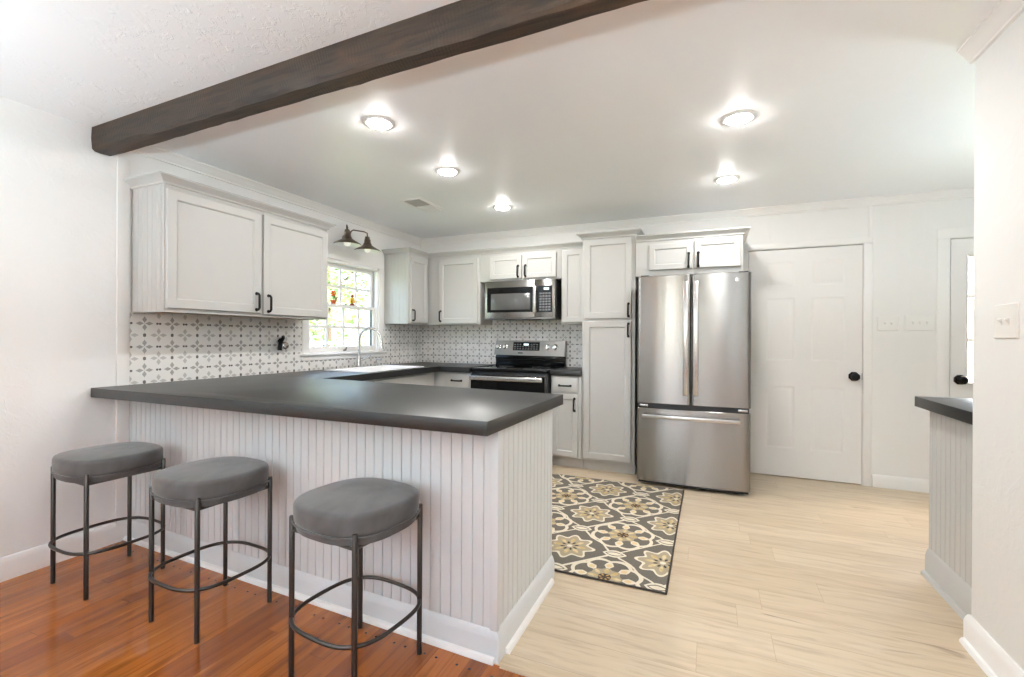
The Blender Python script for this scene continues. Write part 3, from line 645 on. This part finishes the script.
T = fr((0, -BD, 0), (1, 0, 0), (0, -1, 0)); drawer(T, 1.876, 2.130, .722, .862, t, handle=(2.004, .785, 'h')); shaker(T, 1.876, 2.130, .118, .706, t, handle=(2.098, .610, 'v'), w=.05)

# peninsula
t = thing('peninsula_cabinet', (1.26, -2.8, 0), 'grey beadboard peninsula base facing the bar stools', 'cabinet')
P0, P1, P2 = Vector((0.002, -3.092)), Vector((2.518, -3.166)), Vector((2.516, -2.490))
MB().prism([(.002, -3.086), (2.512, -3.160), (2.510, -2.492), (.002, -2.45)], 0, CB, 'bead_paint').build('body', t)
Lf = (P1 - P0).length; Ud = (P1 - P0) / Lf; Nf = Vector((Ud.y, -Ud.x))
T = fr((P0.x, P0.y, 0), (Ud.x, Ud.y, 0), (Nf.x, Nf.y, 0))
MB().grooved(Lf - .03, .09, CB, .0495, 'bead_paint', T, .007, .006, .006, first=.03).build('front_panel', t, smooth=20)
Le = (P2 - P1).length; Ue = (P2 - P1) / Le; Ne = Vector((Ue.y, -Ue.x)); Te = fr((P1.x, P1.y, 0), (Ue.x, Ue.y, 0), (Ne.x, Ne.y, 0))
MB().grooved(Le, .09, CB, .0495, 'bead_paint', Te, .006, .006, .006, first=.055).build('end_panel', t, smooth=20)
MB().box(Lf - .030, Lf + .004, .0, CB, -.02, .004, 'bead_paint', .003, T=T).build('corner_post', t)
PB = [(0, 0), (.015, 0), (.015, .082), (.012, .090), (.009, .100), (.003, .112), (0, .114)]
MB().sweep([P0, P1, P2], PB, 'bead_paint').build('baseboard', t)
MB().sweep([P0, P1 - Vector((.0, .0))], [(o - .001, z) for o, z in SHOE], 'trim_paint').sweep([P1 + Ue * .05, P2 - Ue * .05], [(o - .001, z) for o, z in SHOE], 'trim_paint').build('shoe_molding', t)

# worktops
t = thing('countertop', (1.0, -2.4, CB), 'long black worktop running over the peninsula and under the window', 'countertop')
cp = [(.004, -3.2835), (2.531, -3.2835), (2.545, -2.396), (.690, -2.235), (.690, -.665), (1.040, -.665), (1.040, -TT), (TT, -TT), (TT, -3.09), (.004, -3.09)]
sk = (.150, .602, -1.655, -.845)                # sink cut-out
MB().prism([(.004, -3.2835), (2.531, -3.2835), (2.545, -2.396), (.690, -2.235), (TT, -2.235), (TT, -3.085), (.004, -3.085)], CB, CT, 'counter', bev=.003).build('peninsula_slab', t)
b_ = MB().box(TT, .690, -2.235, sk[2], CB, CT, 'counter').box(TT, sk[0], sk[2], sk[3], CB, CT, 'counter').box(sk[1], .690, sk[2], sk[3], CB, CT, 'counter').prism([(TT, sk[3]), (.690, sk[3]), (.690, -.665), (1.040, -.665), (1.040, -TT), (TT, -TT)], CB, CT, 'counter')
b_.build('sink_run_slab', t)
t = thing('countertop', (2.0, -.3, CB), 'short black worktop piece between range and tall pantry', 'countertop')
MB().box(1.858, 2.157, -.560, -TT, CB - .003, CT - .006, 'counter', .003).build('slab', t)
# sink
t = thing('sink', (.38, -1.25, CB - .17), 'white drop-in sink set in the black worktop under the window', 'sink')
s_ = MB(); sx0, sx1, sy0, sy1 = sk
T = Matrix.Translation((0, 0, CT))
s_.rings(sx0 - .014, sx1 + .014, sy0 - .014, sy1 + .014, [(0, .0015), (.002, .008), (.008, .011), (.024, .010), (.032, -.01), (.045, -.17), (.07, -.185)], 'porcelain', T)
s_.build('basin', t, smooth=40)
MB().lathe([(.0, .0), (.04, .0), (.044, .003), (.030, .003), (0, .001)], 'chrome', Matrix.Translation((.38, -1.25, CT - .185)), 20).build('drain', t)
# faucet
t = thing('faucet', (.105, -1.190, CT), 'brushed steel gooseneck faucet behind the sink', 'faucet')
fx, fy = .100, -1.190; dr = Vector((.22, .12)).normalized()
MB().lathe([(.030, 0), (.030, .006), (.024, .012), (.022, .06), (.018, .10), (.014, .115)], 'steel_plain', Matrix.Translation((fx, fy, CT)), 24).build('base', t, smooth=40)
pts = [(fx, fy, CT + .10)] + [(fx, fy, CT + .10 + .03 * i) for i in range(1, 6)]
R_ = .105
for i in range(17):
    a = PI - (PI * .97) * i / 16; pts.append((fx + dr.x * (R_ + R_ * math.cos(a)), fy + dr.y * (R_ + R_ * math.cos(a)), CT + .27 + R_ * math.sin(a) * 1.08))
MB().tube(pts, .0125, 'steel_plain', 14).build('spout', t, smooth=60)
q = pts[-1]; MB().tube([(q[0], q[1], q[2] + .01), (q[0] + dr.x * .004, q[1] + dr.y * .004, q[2] - .04), (q[0] + dr.x * .010, q[1] + dr.y * .010, q[2] - .10)], [.0135, .016, .019], 'steel_plain', 14).build('spray_head', t, smooth=60)
MB().tube([(fx, fy, CT + .065), (fx + .02, fy + .045, CT + .075), (fx + .035, fy + .13, CT + .115)], [.012, .008, .007], 'steel_plain', 10).build('lever', t, smooth=60)
t = thing('soap_dispenser', (.10, -.945, CT), 'small steel soap pump beside the gooseneck faucet', 'soap dispenser')
A = Matrix.Translation((.10, -.950, CT)); MB().lathe([(.020, 0), (.020, .006), (.012, .012), (.011, .040), (.015, .044), (.015, .052), (0, .055)], 'steel_plain', A, 16).build('pump', t, smooth=40)
MB().tube([(.10, -.950, CT + .05), (.12, -.945, CT + .072), (.155, -.940, CT + .066)], .006, 'steel_plain', 10).build('nozzle', t, smooth=60)
# wall mounted black holder
t = thing('hook_holder', (TT, -2.03, 1.17), 'black curved wall hook with a round chrome knob on the tiles', 'hook')
MB().lathe([(.024, 0), (.024, .005), (.018, .010), (0, .011)], 'black_metal', Matrix.Translation((TT, -2.015, 1.195)) @ Matrix.Rotation(PI / 2, 4, 'Y'), 18).build('rosette', t)
MB().tube([(TT + .008, -1.995, 1.232), (.030, -2.005, 1.222), (.052, -2.030, 1.212), (.062, -2.055, 1.194), (.064, -2.066, 1.165), (.064, -2.068, 1.122)], [.012, .013, .014, .015, .016, .016], 'black_metal', 12).build('arm', t, smooth=60)
MB().lathe([(.020, 0), (.026, .02), (.032, .03), (.032, .042), (.024, .050), (0, .052)], 'chrome', Matrix.Translation((.012, -2.002, 1.160)) @ Matrix.Rotation(PI / 2, 4, 'Y'), 20).build('round_knob', t, smooth=40)

# ------------------------------------------------------------------ vanity light above the window
def vanity():
    t = thing('vanity_light', (.02, -1.33, 2.20), 'antique bronze two shade barn light above the kitchen window', 'wall lamp')
    MB().lathe([(.055, 0), (.055, .010), (.046, .018), (0, .020)], 'bronze', Matrix.Translation((0, -1.262, 2.185)) @ Matrix.Rotation(PI / 2, 4, 'Y') @ Matrix.Scale(.8, 4, (1, 0, 0)), 28).build('backplate', t)
    for y0, x0, zt in ((-1.462, .20, 2.190), (-1.192, .20, 2.178)):
        A = Matrix.Translation((x0, y0, zt)); sg = -1 if y0 < -1.33 else 1
        if sg < 0: arm = [(.015, -1.275, 2.185), (.05, -1.30, 2.20), (.10, -1.36, 2.23), (.15, -1.42, 2.258), (.185, -1.455, 2.262), (.20, -1.462, 2.240), (.20, y0, zt + .005)]
        else: arm = [(.015, -1.265, 2.180), (.06, -1.29, 2.180), (.10, -1.325, 2.195), (.13, -1.338, 2.235), (.145, -1.325, 2.248), (.18, -1.22, 2.252), (.20, -1.195, 2.240), (.20, y0, zt + .005)]
        MB().tube(arm, .0065, 'bronze', 10).build('arm', t, smooth=60)
        k_ = .92; prof = [(.0, .030), (.020, .028), (.024, .018), (.024, .004), (.032, -.002), (.034, -.030), (.040, -.038), (.046, -.052), (.062, -.064), (.095, -.082), (.126, -.100), (.133, -.108), (.133, -.112)]
        prof = [(r * k_, z) for r, z in prof]; sh = MB().lathe(prof, 'bronze', A, 36, cap=False).build('shade', t, smooth=50, recalc=False); sh['label'] = 'bronze bell shade, white inside'
        inner = [(.131, -.112), (.124, -.103), (.093, -.085), (.060, -.067), (.043, -.055), (.03, -.044), (0, -.040)]
        MB().lathe([(r * k_, z) for r, z in inner], 'white_enamel', A, 36, cap=False).build('shade_lining', sh, smooth=50, recalc=False)
        MB().lathe([(.012, -.042), (.014, -.055), (.028, -.078), (.030, -.096), (.022, -.116), (0, -.124)], 'bulb', A, 20).build('bulb', sh, smooth=60)
        for dy in (-1, 1): MB().tube([(x0, y0 + dy * .027, zt - .030), (x0, y0 + dy * .034, zt + .0), (x0, y0 + dy * .026, zt + .026)], .004, 'bronze', 8).build('shade_bracket', sh, smooth=60)
vanity()

# ------------------------------------------------------------------ microwave
t = thing('microwave', (1.46, -.2, 1.42), 'stainless steel microwave mounted above the range', 'microwave')
mx0, mx1, my, mz0, mz1 = 1.080, 1.852, -.400, 1.428, 1.822
MB().box(mx0, mx1, my + .03, -.010, mz0, mz1, 'steel_dark', .004).build('body', t)
T = fr((0, my + .03, 0), (1, 0, 0), (0, -1, 0))
dm = MB().box(mx0, 1.640, mz0 + .012, mz1 - .0, .0, .030, 'steel', .004, T=T).build('door', t)
MB().rings(1.106, 1.624, 1.496, 1.754, [(0, .030), (.001, .0315), (.004, .0315)], 'black_glass', T).build('window', dm)
MB().rings(1.150, 1.590, 1.522, 1.690, [(0, .0316), (.001, .0322)], 'grey_glass', T).build('window_screen', dm)
MB().box(1.630, 1.660, 1.488, 1.760, .050, .062, 'steel_plain', .004, T=T).box(1.638, 1.652, 1.500, 1.520, .030, .052, 'steel_plain', .002, T=T).box(1.638, 1.652, 1.728, 1.748, .030, .052, 'steel_plain', .002, T=T).build('handle', dm)
MB().box(1.642, mx1, mz0 + .012, mz1, 0, .030, 'steel', .004, T=T).build('control_frame', t)
cpn = MB().rings(1.664, 1.824, 1.492, 1.756, [(0, .030), (.001, .0315), (.004, .0315)], 'black_glass', T).build('control_panel', t)
MB().rings(1.735, 1.790, 1.715, 1.738, [(0, .0316), (.001, .0322)], 'display', T).build('display', cpn)
kp = MB()
for i in range(4):
    for j in range(7): kp.rings(1.690 + i * .031, 1.714 + i * .031, 1.508 + j * .027, 1.526 + j * .027, [(0, .0316), (.001, .0324), (.003, .0326)], 'key_grey', T)
kp.build('keypad_buttons', cpn)
MB().box(mx0 + .002, mx1 - .002, mz0 - .004, mz0 + .010, 0, .028, 'steel_dark', .002, T=T).build('lower_trim', t)
MB().box(1.30, 1.64, my + .02, my + .20, mz0 - .010, mz0 - .001, 'black_plastic', .003).build('vent_filter', t)

# ------------------------------------------------------------------ range
t = thing('range', (1.45, -.34, 0), 'stainless electric range with black glass cooktop and rear control panel', 'stove')
rx0, rx1, ry = 1.044, 1.850, -.615
MB().box(rx0, rx1, ry, -.03, .02, .900, 'black_plastic', .003).build('body', t)
for fx_ in (rx0 + .05, rx1 - .05):
    for fy_ in (ry + .05, -.08): MB().lathe([(.015, 0), (.015, .02)], 'black_plastic', Matrix.Translation((fx_, fy_, 0)), 12).build('foot', t)
ck = MB().box(rx0 - .002, rx1 + .004, ry - .032, -.075, .900, .930, 'black_glass', .004).build('cooktop', t); ck['label'] = 'black glass cooktop'
for bx, by, br in ((1.25, -.48, .105), (1.65, -.48, .085), (1.25, -.22, .075), (1.65, -.22, .095)):
    MB().lathe([(br - .003, .0302), (br - .003, .0308), (br, .0308), (br, .0302)], 'key_grey', Matrix.Translation((bx, by, .9)), 40, cap=False).build('burner_ring', ck)
# backguard: tilted stainless panel above a black glass riser
MB().box(rx0 + .012, rx1 + .006, -.072, -.014, .93, 1.050, 'black_glass', .004).box(rx0 + .012, rx1 + .006, -.088, -.06, 1.005, 1.030, 'black_glass', .008).build('riser', t)
bgd = MB().add([(rx0 + .0, -.094, 1.045), (rx1 + .010, -.094, 1.040), (rx1 + .012, -.066, 1.205), (rx0 + .016, -.066, 1.205), (rx0, -.012, 1.045), (rx1 + .010, -.012, 1.040), (rx1 + .012, -.012, 1.205), (rx0 + .016, -.012, 1.205)],
        [(0, 1, 2, 3), (1, 5, 6, 2), (5, 4, 7, 6), (4, 0, 3, 7), (3, 2, 6, 7), (0, 4, 5, 1)], 'steel_panel').build('backguard', t)
tilt = math.atan2(.028, .162); N = Vector((0, -math.cos(tilt), math.sin(tilt))); Vv = Vector((0, math.sin(tilt), math.cos(tilt)))
T = Matrix(((1, 0, 0, 0), (0, Vv.y, N.y, -.094), (0, Vv.z, N.z, 1.045), (0, 0, 0, 1)))
MB().rings(1.270, 1.580, .052, .145, [(0, 0), (.001, .003), (.004, .003)], 'black_glass', T).build('control_display', bgd)
MB().rings(1.395, 1.452, .108, .128, [(0, .003), (.001, .0036)], 'display', T).build('clock_digits', bgd)
kk = MB()
for i in range(9):
    for j in range(3):
        if 3 <= i <= 5 and j == 2: continue
        kk.rings(1.284 + i * .032, 1.302 + i * .032, .064 + j * .024, .076 + j * .024, [(0, .003), (.001, .0036)], 'key_grey', T)
kk.build('touch_buttons', bgd)
MB().rings(1.330, 1.388, .018, .032, [(0, 0), (.002, .0015), (.004, .0015)], 'slot', T).build('badge', bgd)
for u in (1.090, 1.172, 1.672, 1.756):
    kb = MB().lathe([(.031, 0), (.030, .006), (.024, .008), (.023, .026), (.019, .030), (0, .031)], 'chrome', T @ Matrix.Translation((u, .092, 0)), 24); kb.box(u - .004, u + .004, .070, .114, .022, .036, 'chrome', .002, T=T); kb.build('knob', bgd, smooth=40)
T = fr((0, ry, 0), (1, 0, 0), (0, -1, 0))
dr_ = MB().box(rx0 + .002, rx1 - .012, .255, .868, 0, .030, 'steel', .004, T=T).build('oven_door', t)
MB().rings(rx0 + .004, rx1 - .014, .31, .866, [(0, .030), (.001, .0315), (.004, .0315)], 'black_glass', T).build('door_window', dr_)
MB().box(rx0 + .006, rx1 - .03, .812, .858, .050, .072, 'steel_plain', .010, T=T, seg=3).box(rx0 + .05, rx0 + .08, .826, .848, .028, .055, 'steel_plain', .003, T=T).box(rx1 - .10, rx1 - .07, .826, .848, .028, .055, 'steel_plain', .003, T=T).build('handle', dr_)
MB().box(rx0 + .002, rx1 - .012, .05, .245, 0, .028, 'steel', .004, T=T).build('storage_drawer', t)

# ------------------------------------------------------------------ refrigerator
def bowed(u0, u1, v0, v1, t0, U0, U1, bow, m, T, r=.014, n=14):
    """door slab with a gently curved front and rounded side edges"""
    q = MB(); us = [u0 + (u1 - u0) * i / n for i in range(n + 1)]
    f_ = lambda u: t0 + bow * (1 - (2 * (u - U0) / (U1 - U0) - 1) ** 2)
    sec = [(u0, .0), (u0, f_(u0) - r), (u0 + r * .3, f_(u0) - r * .3), (u0 + r, f_(u0 + r))] + [(u, f_(u)) for u in us if u0 + r < u < u1 - r] + [(u1 - r, f_(u1 - r)), (u1 - r * .3, f_(u1) - r * .3), (u1, f_(u1) - r), (u1, 0)]
    k = len(sec); vs = []
    for v, ins in ((v0, .003), (v0 + .003, 0), (v1 - .003, 0), (v1, .003)): vs += [(a, v, h - ins if h > 0 else 0) for a, h in sec]
    fs = []
    for L in range(3): fs += [(L * k + i, L * k + i + 1, (L + 1) * k + i + 1, (L + 1) * k + i) for i in range(k - 1)]
    fs += [tuple(range(k)), tuple(3 * k + i for i in range(k - 1, -1, -1))] + [(L * k + k - 1, L * k, (L + 1) * k, (L + 1) * k + k - 1) for L in range(3)]
    return q.add(vs, fs, m, T)
t = thing('refrigerator', (3.13, -.38, 0), 'stainless steel french door refrigerator with bottom freezer drawer', 'refrigerator')
f0, f1, fy, fz = 2.696, 3.558, -.671, 1.758
MB().box(f0 + .006, f1 - .006, fy, -.05, .035, fz - .012, 'steel_dark', .004).build('body', t)
for a in (f0 + .06, f1 - .06):
    for c_ in (fy + .06, -.12): MB().lathe([(.022, 0), (.022, .036)], 'black_plastic', Matrix.Translation((a, c_, 0)), 12).build('foot', t)
T = fr((0, fy, 0), (1, 0, 0), (0, -1, 0)); mid = 3.122
MB().box(f0 + .012, f1 - .012, .64, .70, -.01, .055, 'black_plastic', T=T).build('gasket', t)
MB().box(f0 + .012, f1 - .012, .02, .04, -.01, .05, 'black_plastic', T=T).build('grille', t)
dl = bowed(f0, mid - .004, .692, fz, .066, f0, f1, .012, 'steel', T).build('door', t); drr = bowed(mid + .004, f1, .692, fz, .066, f0, f1, .014, 'steel', T).build('door', t)
df = bowed(f0, f1, .040, .650, .068, f0, f1, .014, 'steel', T).build('freezer_drawer', t)
for o_, u in ((dl, mid - .040), (drr, mid + .036)):
    h = MB().box(u - .019, u + .019, .775, 1.700, .112, .126, 'steel_plain', .005, T=T).box(u - .010, u + .010, .800, .830, .074, .116, 'steel_plain', .003, T=T).box(u - .010, u + .010, 1.645, 1.675, .074, .116, 'steel_plain', .003, T=T); h.build('handle', o_)
MB().box(2.742, 3.484, .572, .604, .112, .126, 'steel_plain', .005, T=T).box(2.80, 2.83, .578, .598, .072, .116, 'steel_plain', .003, T=T).box(3.40, 3.43, .578, .598, .072, .116, 'steel_plain', .003, T=T).build('handle', df)
MB().lathe([(.016, .074), (.016, .077), (.012, .078), (0, .078)], 'steel_plain', T @ Matrix.Translation((3.455, 1.700, 0)), 24).build('round_badge', drr)
for u0, u1 in ((f0 + .02, f0 + .09), (f1 - .09, f1 - .02)):
    MB().box(u0, u1, .662, .682, .03, .068, 'steel_plain', .004, T=T).build('hinge', t); MB().box(u0, u1, fz - .012, fz + .012, -.05, .04, 'black_plastic', .004, T=T).build('hinge_cover', t)

# ------------------------------------------------------------------ counter beside the plaster wall
t = thing('side_counter_cabinet', (4.65, -1.93, 0), 'grey beadboard cabinet end standing behind the plaster wall', 'cabinet')
cx0, cy1 = 4.327, -1.668
MB().box(cx0 + .003, 5.0, -2.305, cy1, 0, CB, 'cabinet_paint').build('body', t)
MB().grooved(2.305 + cy1, .09, CB, .0495, 'cabinet_paint', fr((cx0, cy1, 0), (0, -1, 0), (-1, 0, 0)), .0025, first=.03).build('end_panel', t, smooth=20)
MB().sweep([(cx0, cy1), (cx0, -2.305)], [(o, z * 1.25) for o, z in PB], 'cabinet_paint', side=1).build('baseboard', t)
MB().sweep([(cx0, cy1 + .0), (cx0, -2.305)], SHOE, 'cabinet_paint', side=1).build('shoe_molding', t)
t = thing('countertop', (4.65, -1.93, CB), 'black worktop jutting out from behind the plaster wall', 'countertop')
MB().box(4.270, 5.05, -2.308, -1.646, CB, CT, 'counter', .003).build('slab', t)

# ------------------------------------------------------------------ rug
t = MB().box(1.00, 3.076, -2.432, -.775, .001, .010, 'rug', .003).build('area_rug')
tag(t, 'grey cream and gold medallion rug on the pale floor before the range', 'rug')
bnd = MB().tube([(3.076, -2.432, .006), (3.076, -.775, .006), (1.0, -.775, .006), (1.0, -2.432, .006)], .004, 'rug_edge', 8, closed=True).build('binding', t)

# ------------------------------------------------------------------ bar stools
def stool():
    t = thing('bar_stool', (0, 0, 0), '', 'bar stool', 'grey bar stools at the peninsula')
    n = 56; ex = 2.7
    def sq(a, rx, ry, e=ex):
        c, s = math.cos(a), math.sin(a); return (rx * math.copysign(abs(c) ** (2 / e), c), ry * math.copysign(abs(s) ** (2 / e), s))
    def loft(levels, m):
        q = MB(); vs = []; fs = []
        for z, k, lift in levels:
            for i in range(n): x_, y_ = sq(2 * PI * i / n, .208 * k, .200 * k); vs.append((x_, y_, z))
        for L in range(len(levels) - 1):
            for i in range(n): j = (i + 1) % n; fs.append((L * n + i, L * n + j, (L + 1) * n + j, (L + 1) * n + i))
        fs += [tuple(range(n - 1, -1, -1)), tuple((len(levels) - 1) * n + i for i in range(n))]; return q.add(vs, fs, m)
    st = loft([(.566, .93, 0), (.568, .975, 0), (.576, 1.0, 0), (.584, 1.004, 0), (.626, 1.002, 0), (.634, .994, 0), (.640, .975, 0), (.643, .945, 0), (.6445, .90, 0), (.646, .55, 0), (.6465, .2, 0)], 'velvet').build('seat', t, smooth=60)
    MB().tube([(*sq(2 * PI * i / n, .209, .201), .568) for i in range(n)], .0035, 'velvet', 8, closed=True).build('piping', st, smooth=60)
    loft([(.538, .90, 0), (.540, .955, 0), (.552, .972, 0), (.566, .965, 0)], 'velvet').build('seat_base', t, smooth=60)
    for sx in (-1, 1):
        for sy in (-1, 1):
            x_, y_ = sx * .1617, sy * .1614
            MB().lathe([(.0075, 0), (.0098, .002), (.0098, .581), (.008, .584), (0, .584)], 'gunmetal', Matrix.Translation((x_, y_, 0)), 16).build('leg', t, smooth=40)
    rp = [sq(2 * PI * i / 64, .204, .202, 3.0) for i in range(64)]
    MB().tube([(a, b, .214) for a, b in rp], .0075, 'gunmetal', 10, closed=True).build('foot_ring', t, smooth=60)
    br = MB()
    for sx in (-1, 1):
        br.tube([(sx * .1617, -.1614, .536), (sx * .1617, .1614, .536)], .006, 'gunmetal', 8); 
    br.tube([(-.1617, -.1614, .534), (.1617, -.1614, .534)], .006, 'gunmetal', 8).tube([(-.1617, .1614, .534), (.1617, .1614, .534)], .006, 'gunmetal', 8)
    br.build('seat_frame', t, smooth=60)
    return t
proto = stool()
for i, (x_, y_, rz, lab) in enumerate(((.4337, -3.3963, -.040, 'grey velvet bar stool in the corner by the white plaster wall'), (1.2184, -3.390, -.0417, 'grey velvet bar stool standing between the two other stools'), (2.0483, -3.3962, -.1069, 'grey velvet bar stool nearest the free end of the peninsula'))):
    o = proto if i == 0 else copy_tree(proto)
    o.location = (x_, y_, 0); o.rotation_euler = (0, 0, rz); o['label'] = lab

# ------------------------------------------------------------------ recessed lamps, added fill lamps and vent
def downlight():
    t = thing('ceiling_light', (0, 0, H), '', 'ceiling light')
    A = Matrix.Translation((0, 0, H))
    MB().lathe([(.058, 0), (.060, -.006), (.066, -.008), (.086, -.004), (.090, 0)], 'trim_paint', A, 40, cap=False).build('trim_ring', t, smooth=50, recalc=False)
    MB().lathe([(.060, -.006), (.054, -.013), (.040, -.017), (.022, -.019), (0, -.0195)], 'lens', A, 36, cap=False).build('lens', t, smooth=60, recalc=False)
    return t
pl = downlight()
spots = [(1.562, -2.697, 'round recessed ceiling light nearest the dark beam on the window side'), (1.528, -1.907, 'round recessed ceiling light in the middle of the window side row'), (1.518, -.930, 'round recessed ceiling light before the microwave, last in its row'),
         (3.396, -1.999, 'large round recessed ceiling light in front of the refrigerator'), (3.370, -.975, 'round recessed ceiling light closest above the refrigerator doors')]
for i, (x_, y_, lab) in enumerate(spots):
    o = pl if i == 0 else copy_tree(pl)
    o.location = (x_, y_, H - .0005); o['label'] = lab; o['group'] = 'recessed kitchen ceiling lights'
lp = thing('ceiling_light', (1.0, -4.6, H - .0005), 'added round recessed fill light in the unseen living room ceiling', 'ceiling light', 'added living room fill lights')  # unseen downlights behind the camera, added to brighten the room
MB().lathe([(.058, H), (.060, H - .006), (.066, H - .008), (.086, H - .004), (.090, H)], 'trim_paint', Matrix.Translation((1.0, -4.6, 0)), 40, cap=False).build('trim_ring', lp, smooth=50, recalc=False)
MB().lathe([(.060, H - .006), (.052, H - .012), (.030, H - .016), (0, H - .017)], 'fill_lens_living', Matrix.Translation((1.0, -4.6, 0)), 36, cap=False).build('lens', lp, smooth=60, recalc=False)
for x_, y_ in ((3.1, -5.0), (1.0, -6.6), (3.1, -6.6)):
    o = copy_tree(lp); o.location = (x_, y_, H - .0005)
def pendant(x_, y_):  # globe lamp added as fill light, out of view
    t = thing('fill_pendant_lamp', (x_, y_, H), 'added opal globe pendant fill lamp in the unseen part of the living room', 'ceiling light', 'added living room fill pendants')
    MB().lathe([(0, H), (.06, H), (.06, H - .02), (.012, H - .03), (0, H - .03)], 'bronze', Matrix.Translation((x_, y_, 0)), 24).build('canopy', t)
    MB().tube([(x_, y_, H - .03), (x_, y_, 1.90)], .006, 'bronze', 8).build('stem', t)
    MB().lathe([(.17 * math.sin(PI * i / 24), 1.74 - .17 * math.cos(PI * i / 24)) for i in range(25)], 'globe', Matrix.Translation((x_, y_, 0)), 32, cap=False).build('globe', t, smooth=60)
    return t
def fill_torchiere(x_, y_, lab, lm='uplight'):  # unseen lamp added to throw fill light onto the ceiling
    t = thing('fill_floor_lamp', (x_, y_, 0), lab, 'fill lamp', 'added living room fill uplights')
    A = Matrix.Translation((x_, y_, 0))
    MB().lathe([(.14, 0), (.14, .02), (.03, .035), (0, .036)], 'bronze', A, 28).build('base', t); MB().tube([(x_, y_, .03), (x_, y_, 1.17)], .012, 'bronze', 12).build('pole', t)
    MB().lathe([(0, 1.15), (.04, 1.155), (.12, 1.20), (.19, 1.27), (.185, 1.272), (.115, 1.21), (0, 1.18)], 'bronze', A, 32).build('bowl', t)
    MB().lathe([(0, 1.266), (.180, 1.266), (.180, 1.270), (0, 1.270)], lm, A, 32, cap=False).build('light_disc', t)
    return t
fill_torchiere(.75, -5.5, 'added unseen bronze uplight fill lamp in the living room by the window wall'); fill_torchiere(3.75, -5.6, 'added unseen bronze uplight fill lamp in the living room by the inner wall')
pendant(2.3, -6.6)
pd_ = fill_torchiere(5.25, -1.75, 'added bronze uplight fill lamp hidden in the side of the kitchen behind the plaster wall', 'fill_uplight_kitchen'); pd_['group'] = 'added kitchen fill uplight'  # hidden uplight added to lift the kitchen ceiling
t = thing('air_vent', (.875, -1.24, H), 'white slatted air vent in the kitchen ceiling', 'air vent')
MB().rings(.775, .985, -1.455, -1.045, [(0, 0), (.0, .004), (.018, .007), (.022, .003)], 'trim_paint', Matrix(((1, 0, 0, 0), (0, 1, 0, 0), (0, 0, -1, H), (0, 0, 0, 1)))).build('vent_frame', t, recalc=True)
v_ = MB()
for i in range(9): v_.box(.805 + i * .017, .817 + i * .017, -1.43, -1.26, H - .010, H - .003, 'vent_grey', .001)
v_.build('slats', t)
v_ = MB()
for i in range(9): v_.box(.805 + i * .017, .817 + i * .017, -1.24, -1.07, H - .010, H - .003, 'trim_paint', .001)
v_.build('slats', t)

# ------------------------------------------------------------------ garden outside the window
struct(MB().box(-40, 40, -30, 40, -.9, -.6, 'lawn').build('lawn_ground'), 'green lawn outside the kitchen window', 'lawn')
def shrub(name, x, y, r, h, n, lm, lab, trunk=True, z0=-.6, group='trees outside the window'):
    t = thing(name, (x, y, z0), lab, 'tree', group); rnd = random.Random(int(x * 37 + y * 11)); q = MB(); vs = []; fs = []
    c = Vector((x, y, z0 + h * .58))
    for i in range(n):
        while True:
            d = Vector((rnd.uniform(-1, 1), rnd.uniform(-1, 1), rnd.uniform(-1, 1)))
            if .25 < d.length < 1: break
        p = c + Vector((d.x * r, d.y * r, d.z * h * .42)) * (.75 + .25 * math.sin(d.x * 5 + d.z * 7))
        s = rnd.uniform(.05, .13); a = Vector((rnd.gauss(0, 1), rnd.gauss(0, 1), rnd.gauss(0, .6))).normalized(); e = a.orthogonal().normalized(); k = len(vs)
        vs += [p - a * s, p + e * s * .45, p + a * s, p - e * s * .45]; fs.append((k, k + 1, k + 2, k + 3))
    q.add(vs, fs, lm); q.build('foliage', t, smooth=0, recalc=False)
    if trunk:
        b_ = MB().tube([(x, y, z0), (x + .05, y, z0 + h * .3), (x - .04, y + .05, z0 + h * .62), (x, y, z0 + h * .85)], [.16, .13, .09, .03], 'bark', 12)
        for k in range(5): a = k * 1.26; b_.tube([(x, y, z0 + h * (.38 + .06 * k)), (x + math.cos(a) * r * .35, y + math.sin(a) * r * .35, z0 + h * (.55 + .05 * k)), (x + math.cos(a) * r * .65, y + math.sin(a) * r * .65, z0 + h * (.66 + .05 * k))], [.06, .04, .015], 'bark', 8)
        b_.build('trunk', t, smooth=60)
shrub('garden_tree', -4.6, 1.6, 1.9, 5.2, 2600, 'leaf_pale', 'pale green leafy tree outside the kitchen window')
shrub('garden_tree', -9.0, 7.5, 2.8, 7.0, 3200, 'leaf', 'darker green leafy tree farther out beyond the kitchen window')
shrub('garden_shrub', -5.6, -.6, 1.5, 2.6, 1500, 'leaf', 'low green shrub seen through the lower window panes', trunk=True)
shrub('garden_tree', -12.5, 0.5, 3.0, 6.5, 2600, 'leaf_pale', 'pale green tree behind the deck railing outside')
t = thing('deck_railing', (-3.2, .1, -.6), 'pale wooden deck railing outside the lower window panes', 'railing')
MB().box(-3.24, -3.16, -1.2, 2.4, 1.10, 1.15, 'deck_paint', .005).build('top_rail', t); MB().box(-3.22, -3.18, -1.2, 2.4, .30, .35, 'deck_paint', .005).build('bottom_rail', t)
for i in range(4): MB().box(-3.25, -3.15, -1.25 + i * 1.2, -1.15 + i * 1.2, -.6, 1.2, 'deck_paint', .005).build('post', t)
for i in range(28): MB().box(-3.215, -3.185, -1.08 + i * .125, -1.045 + i * .125, .35, 1.10, 'deck_paint').build('baluster', t)
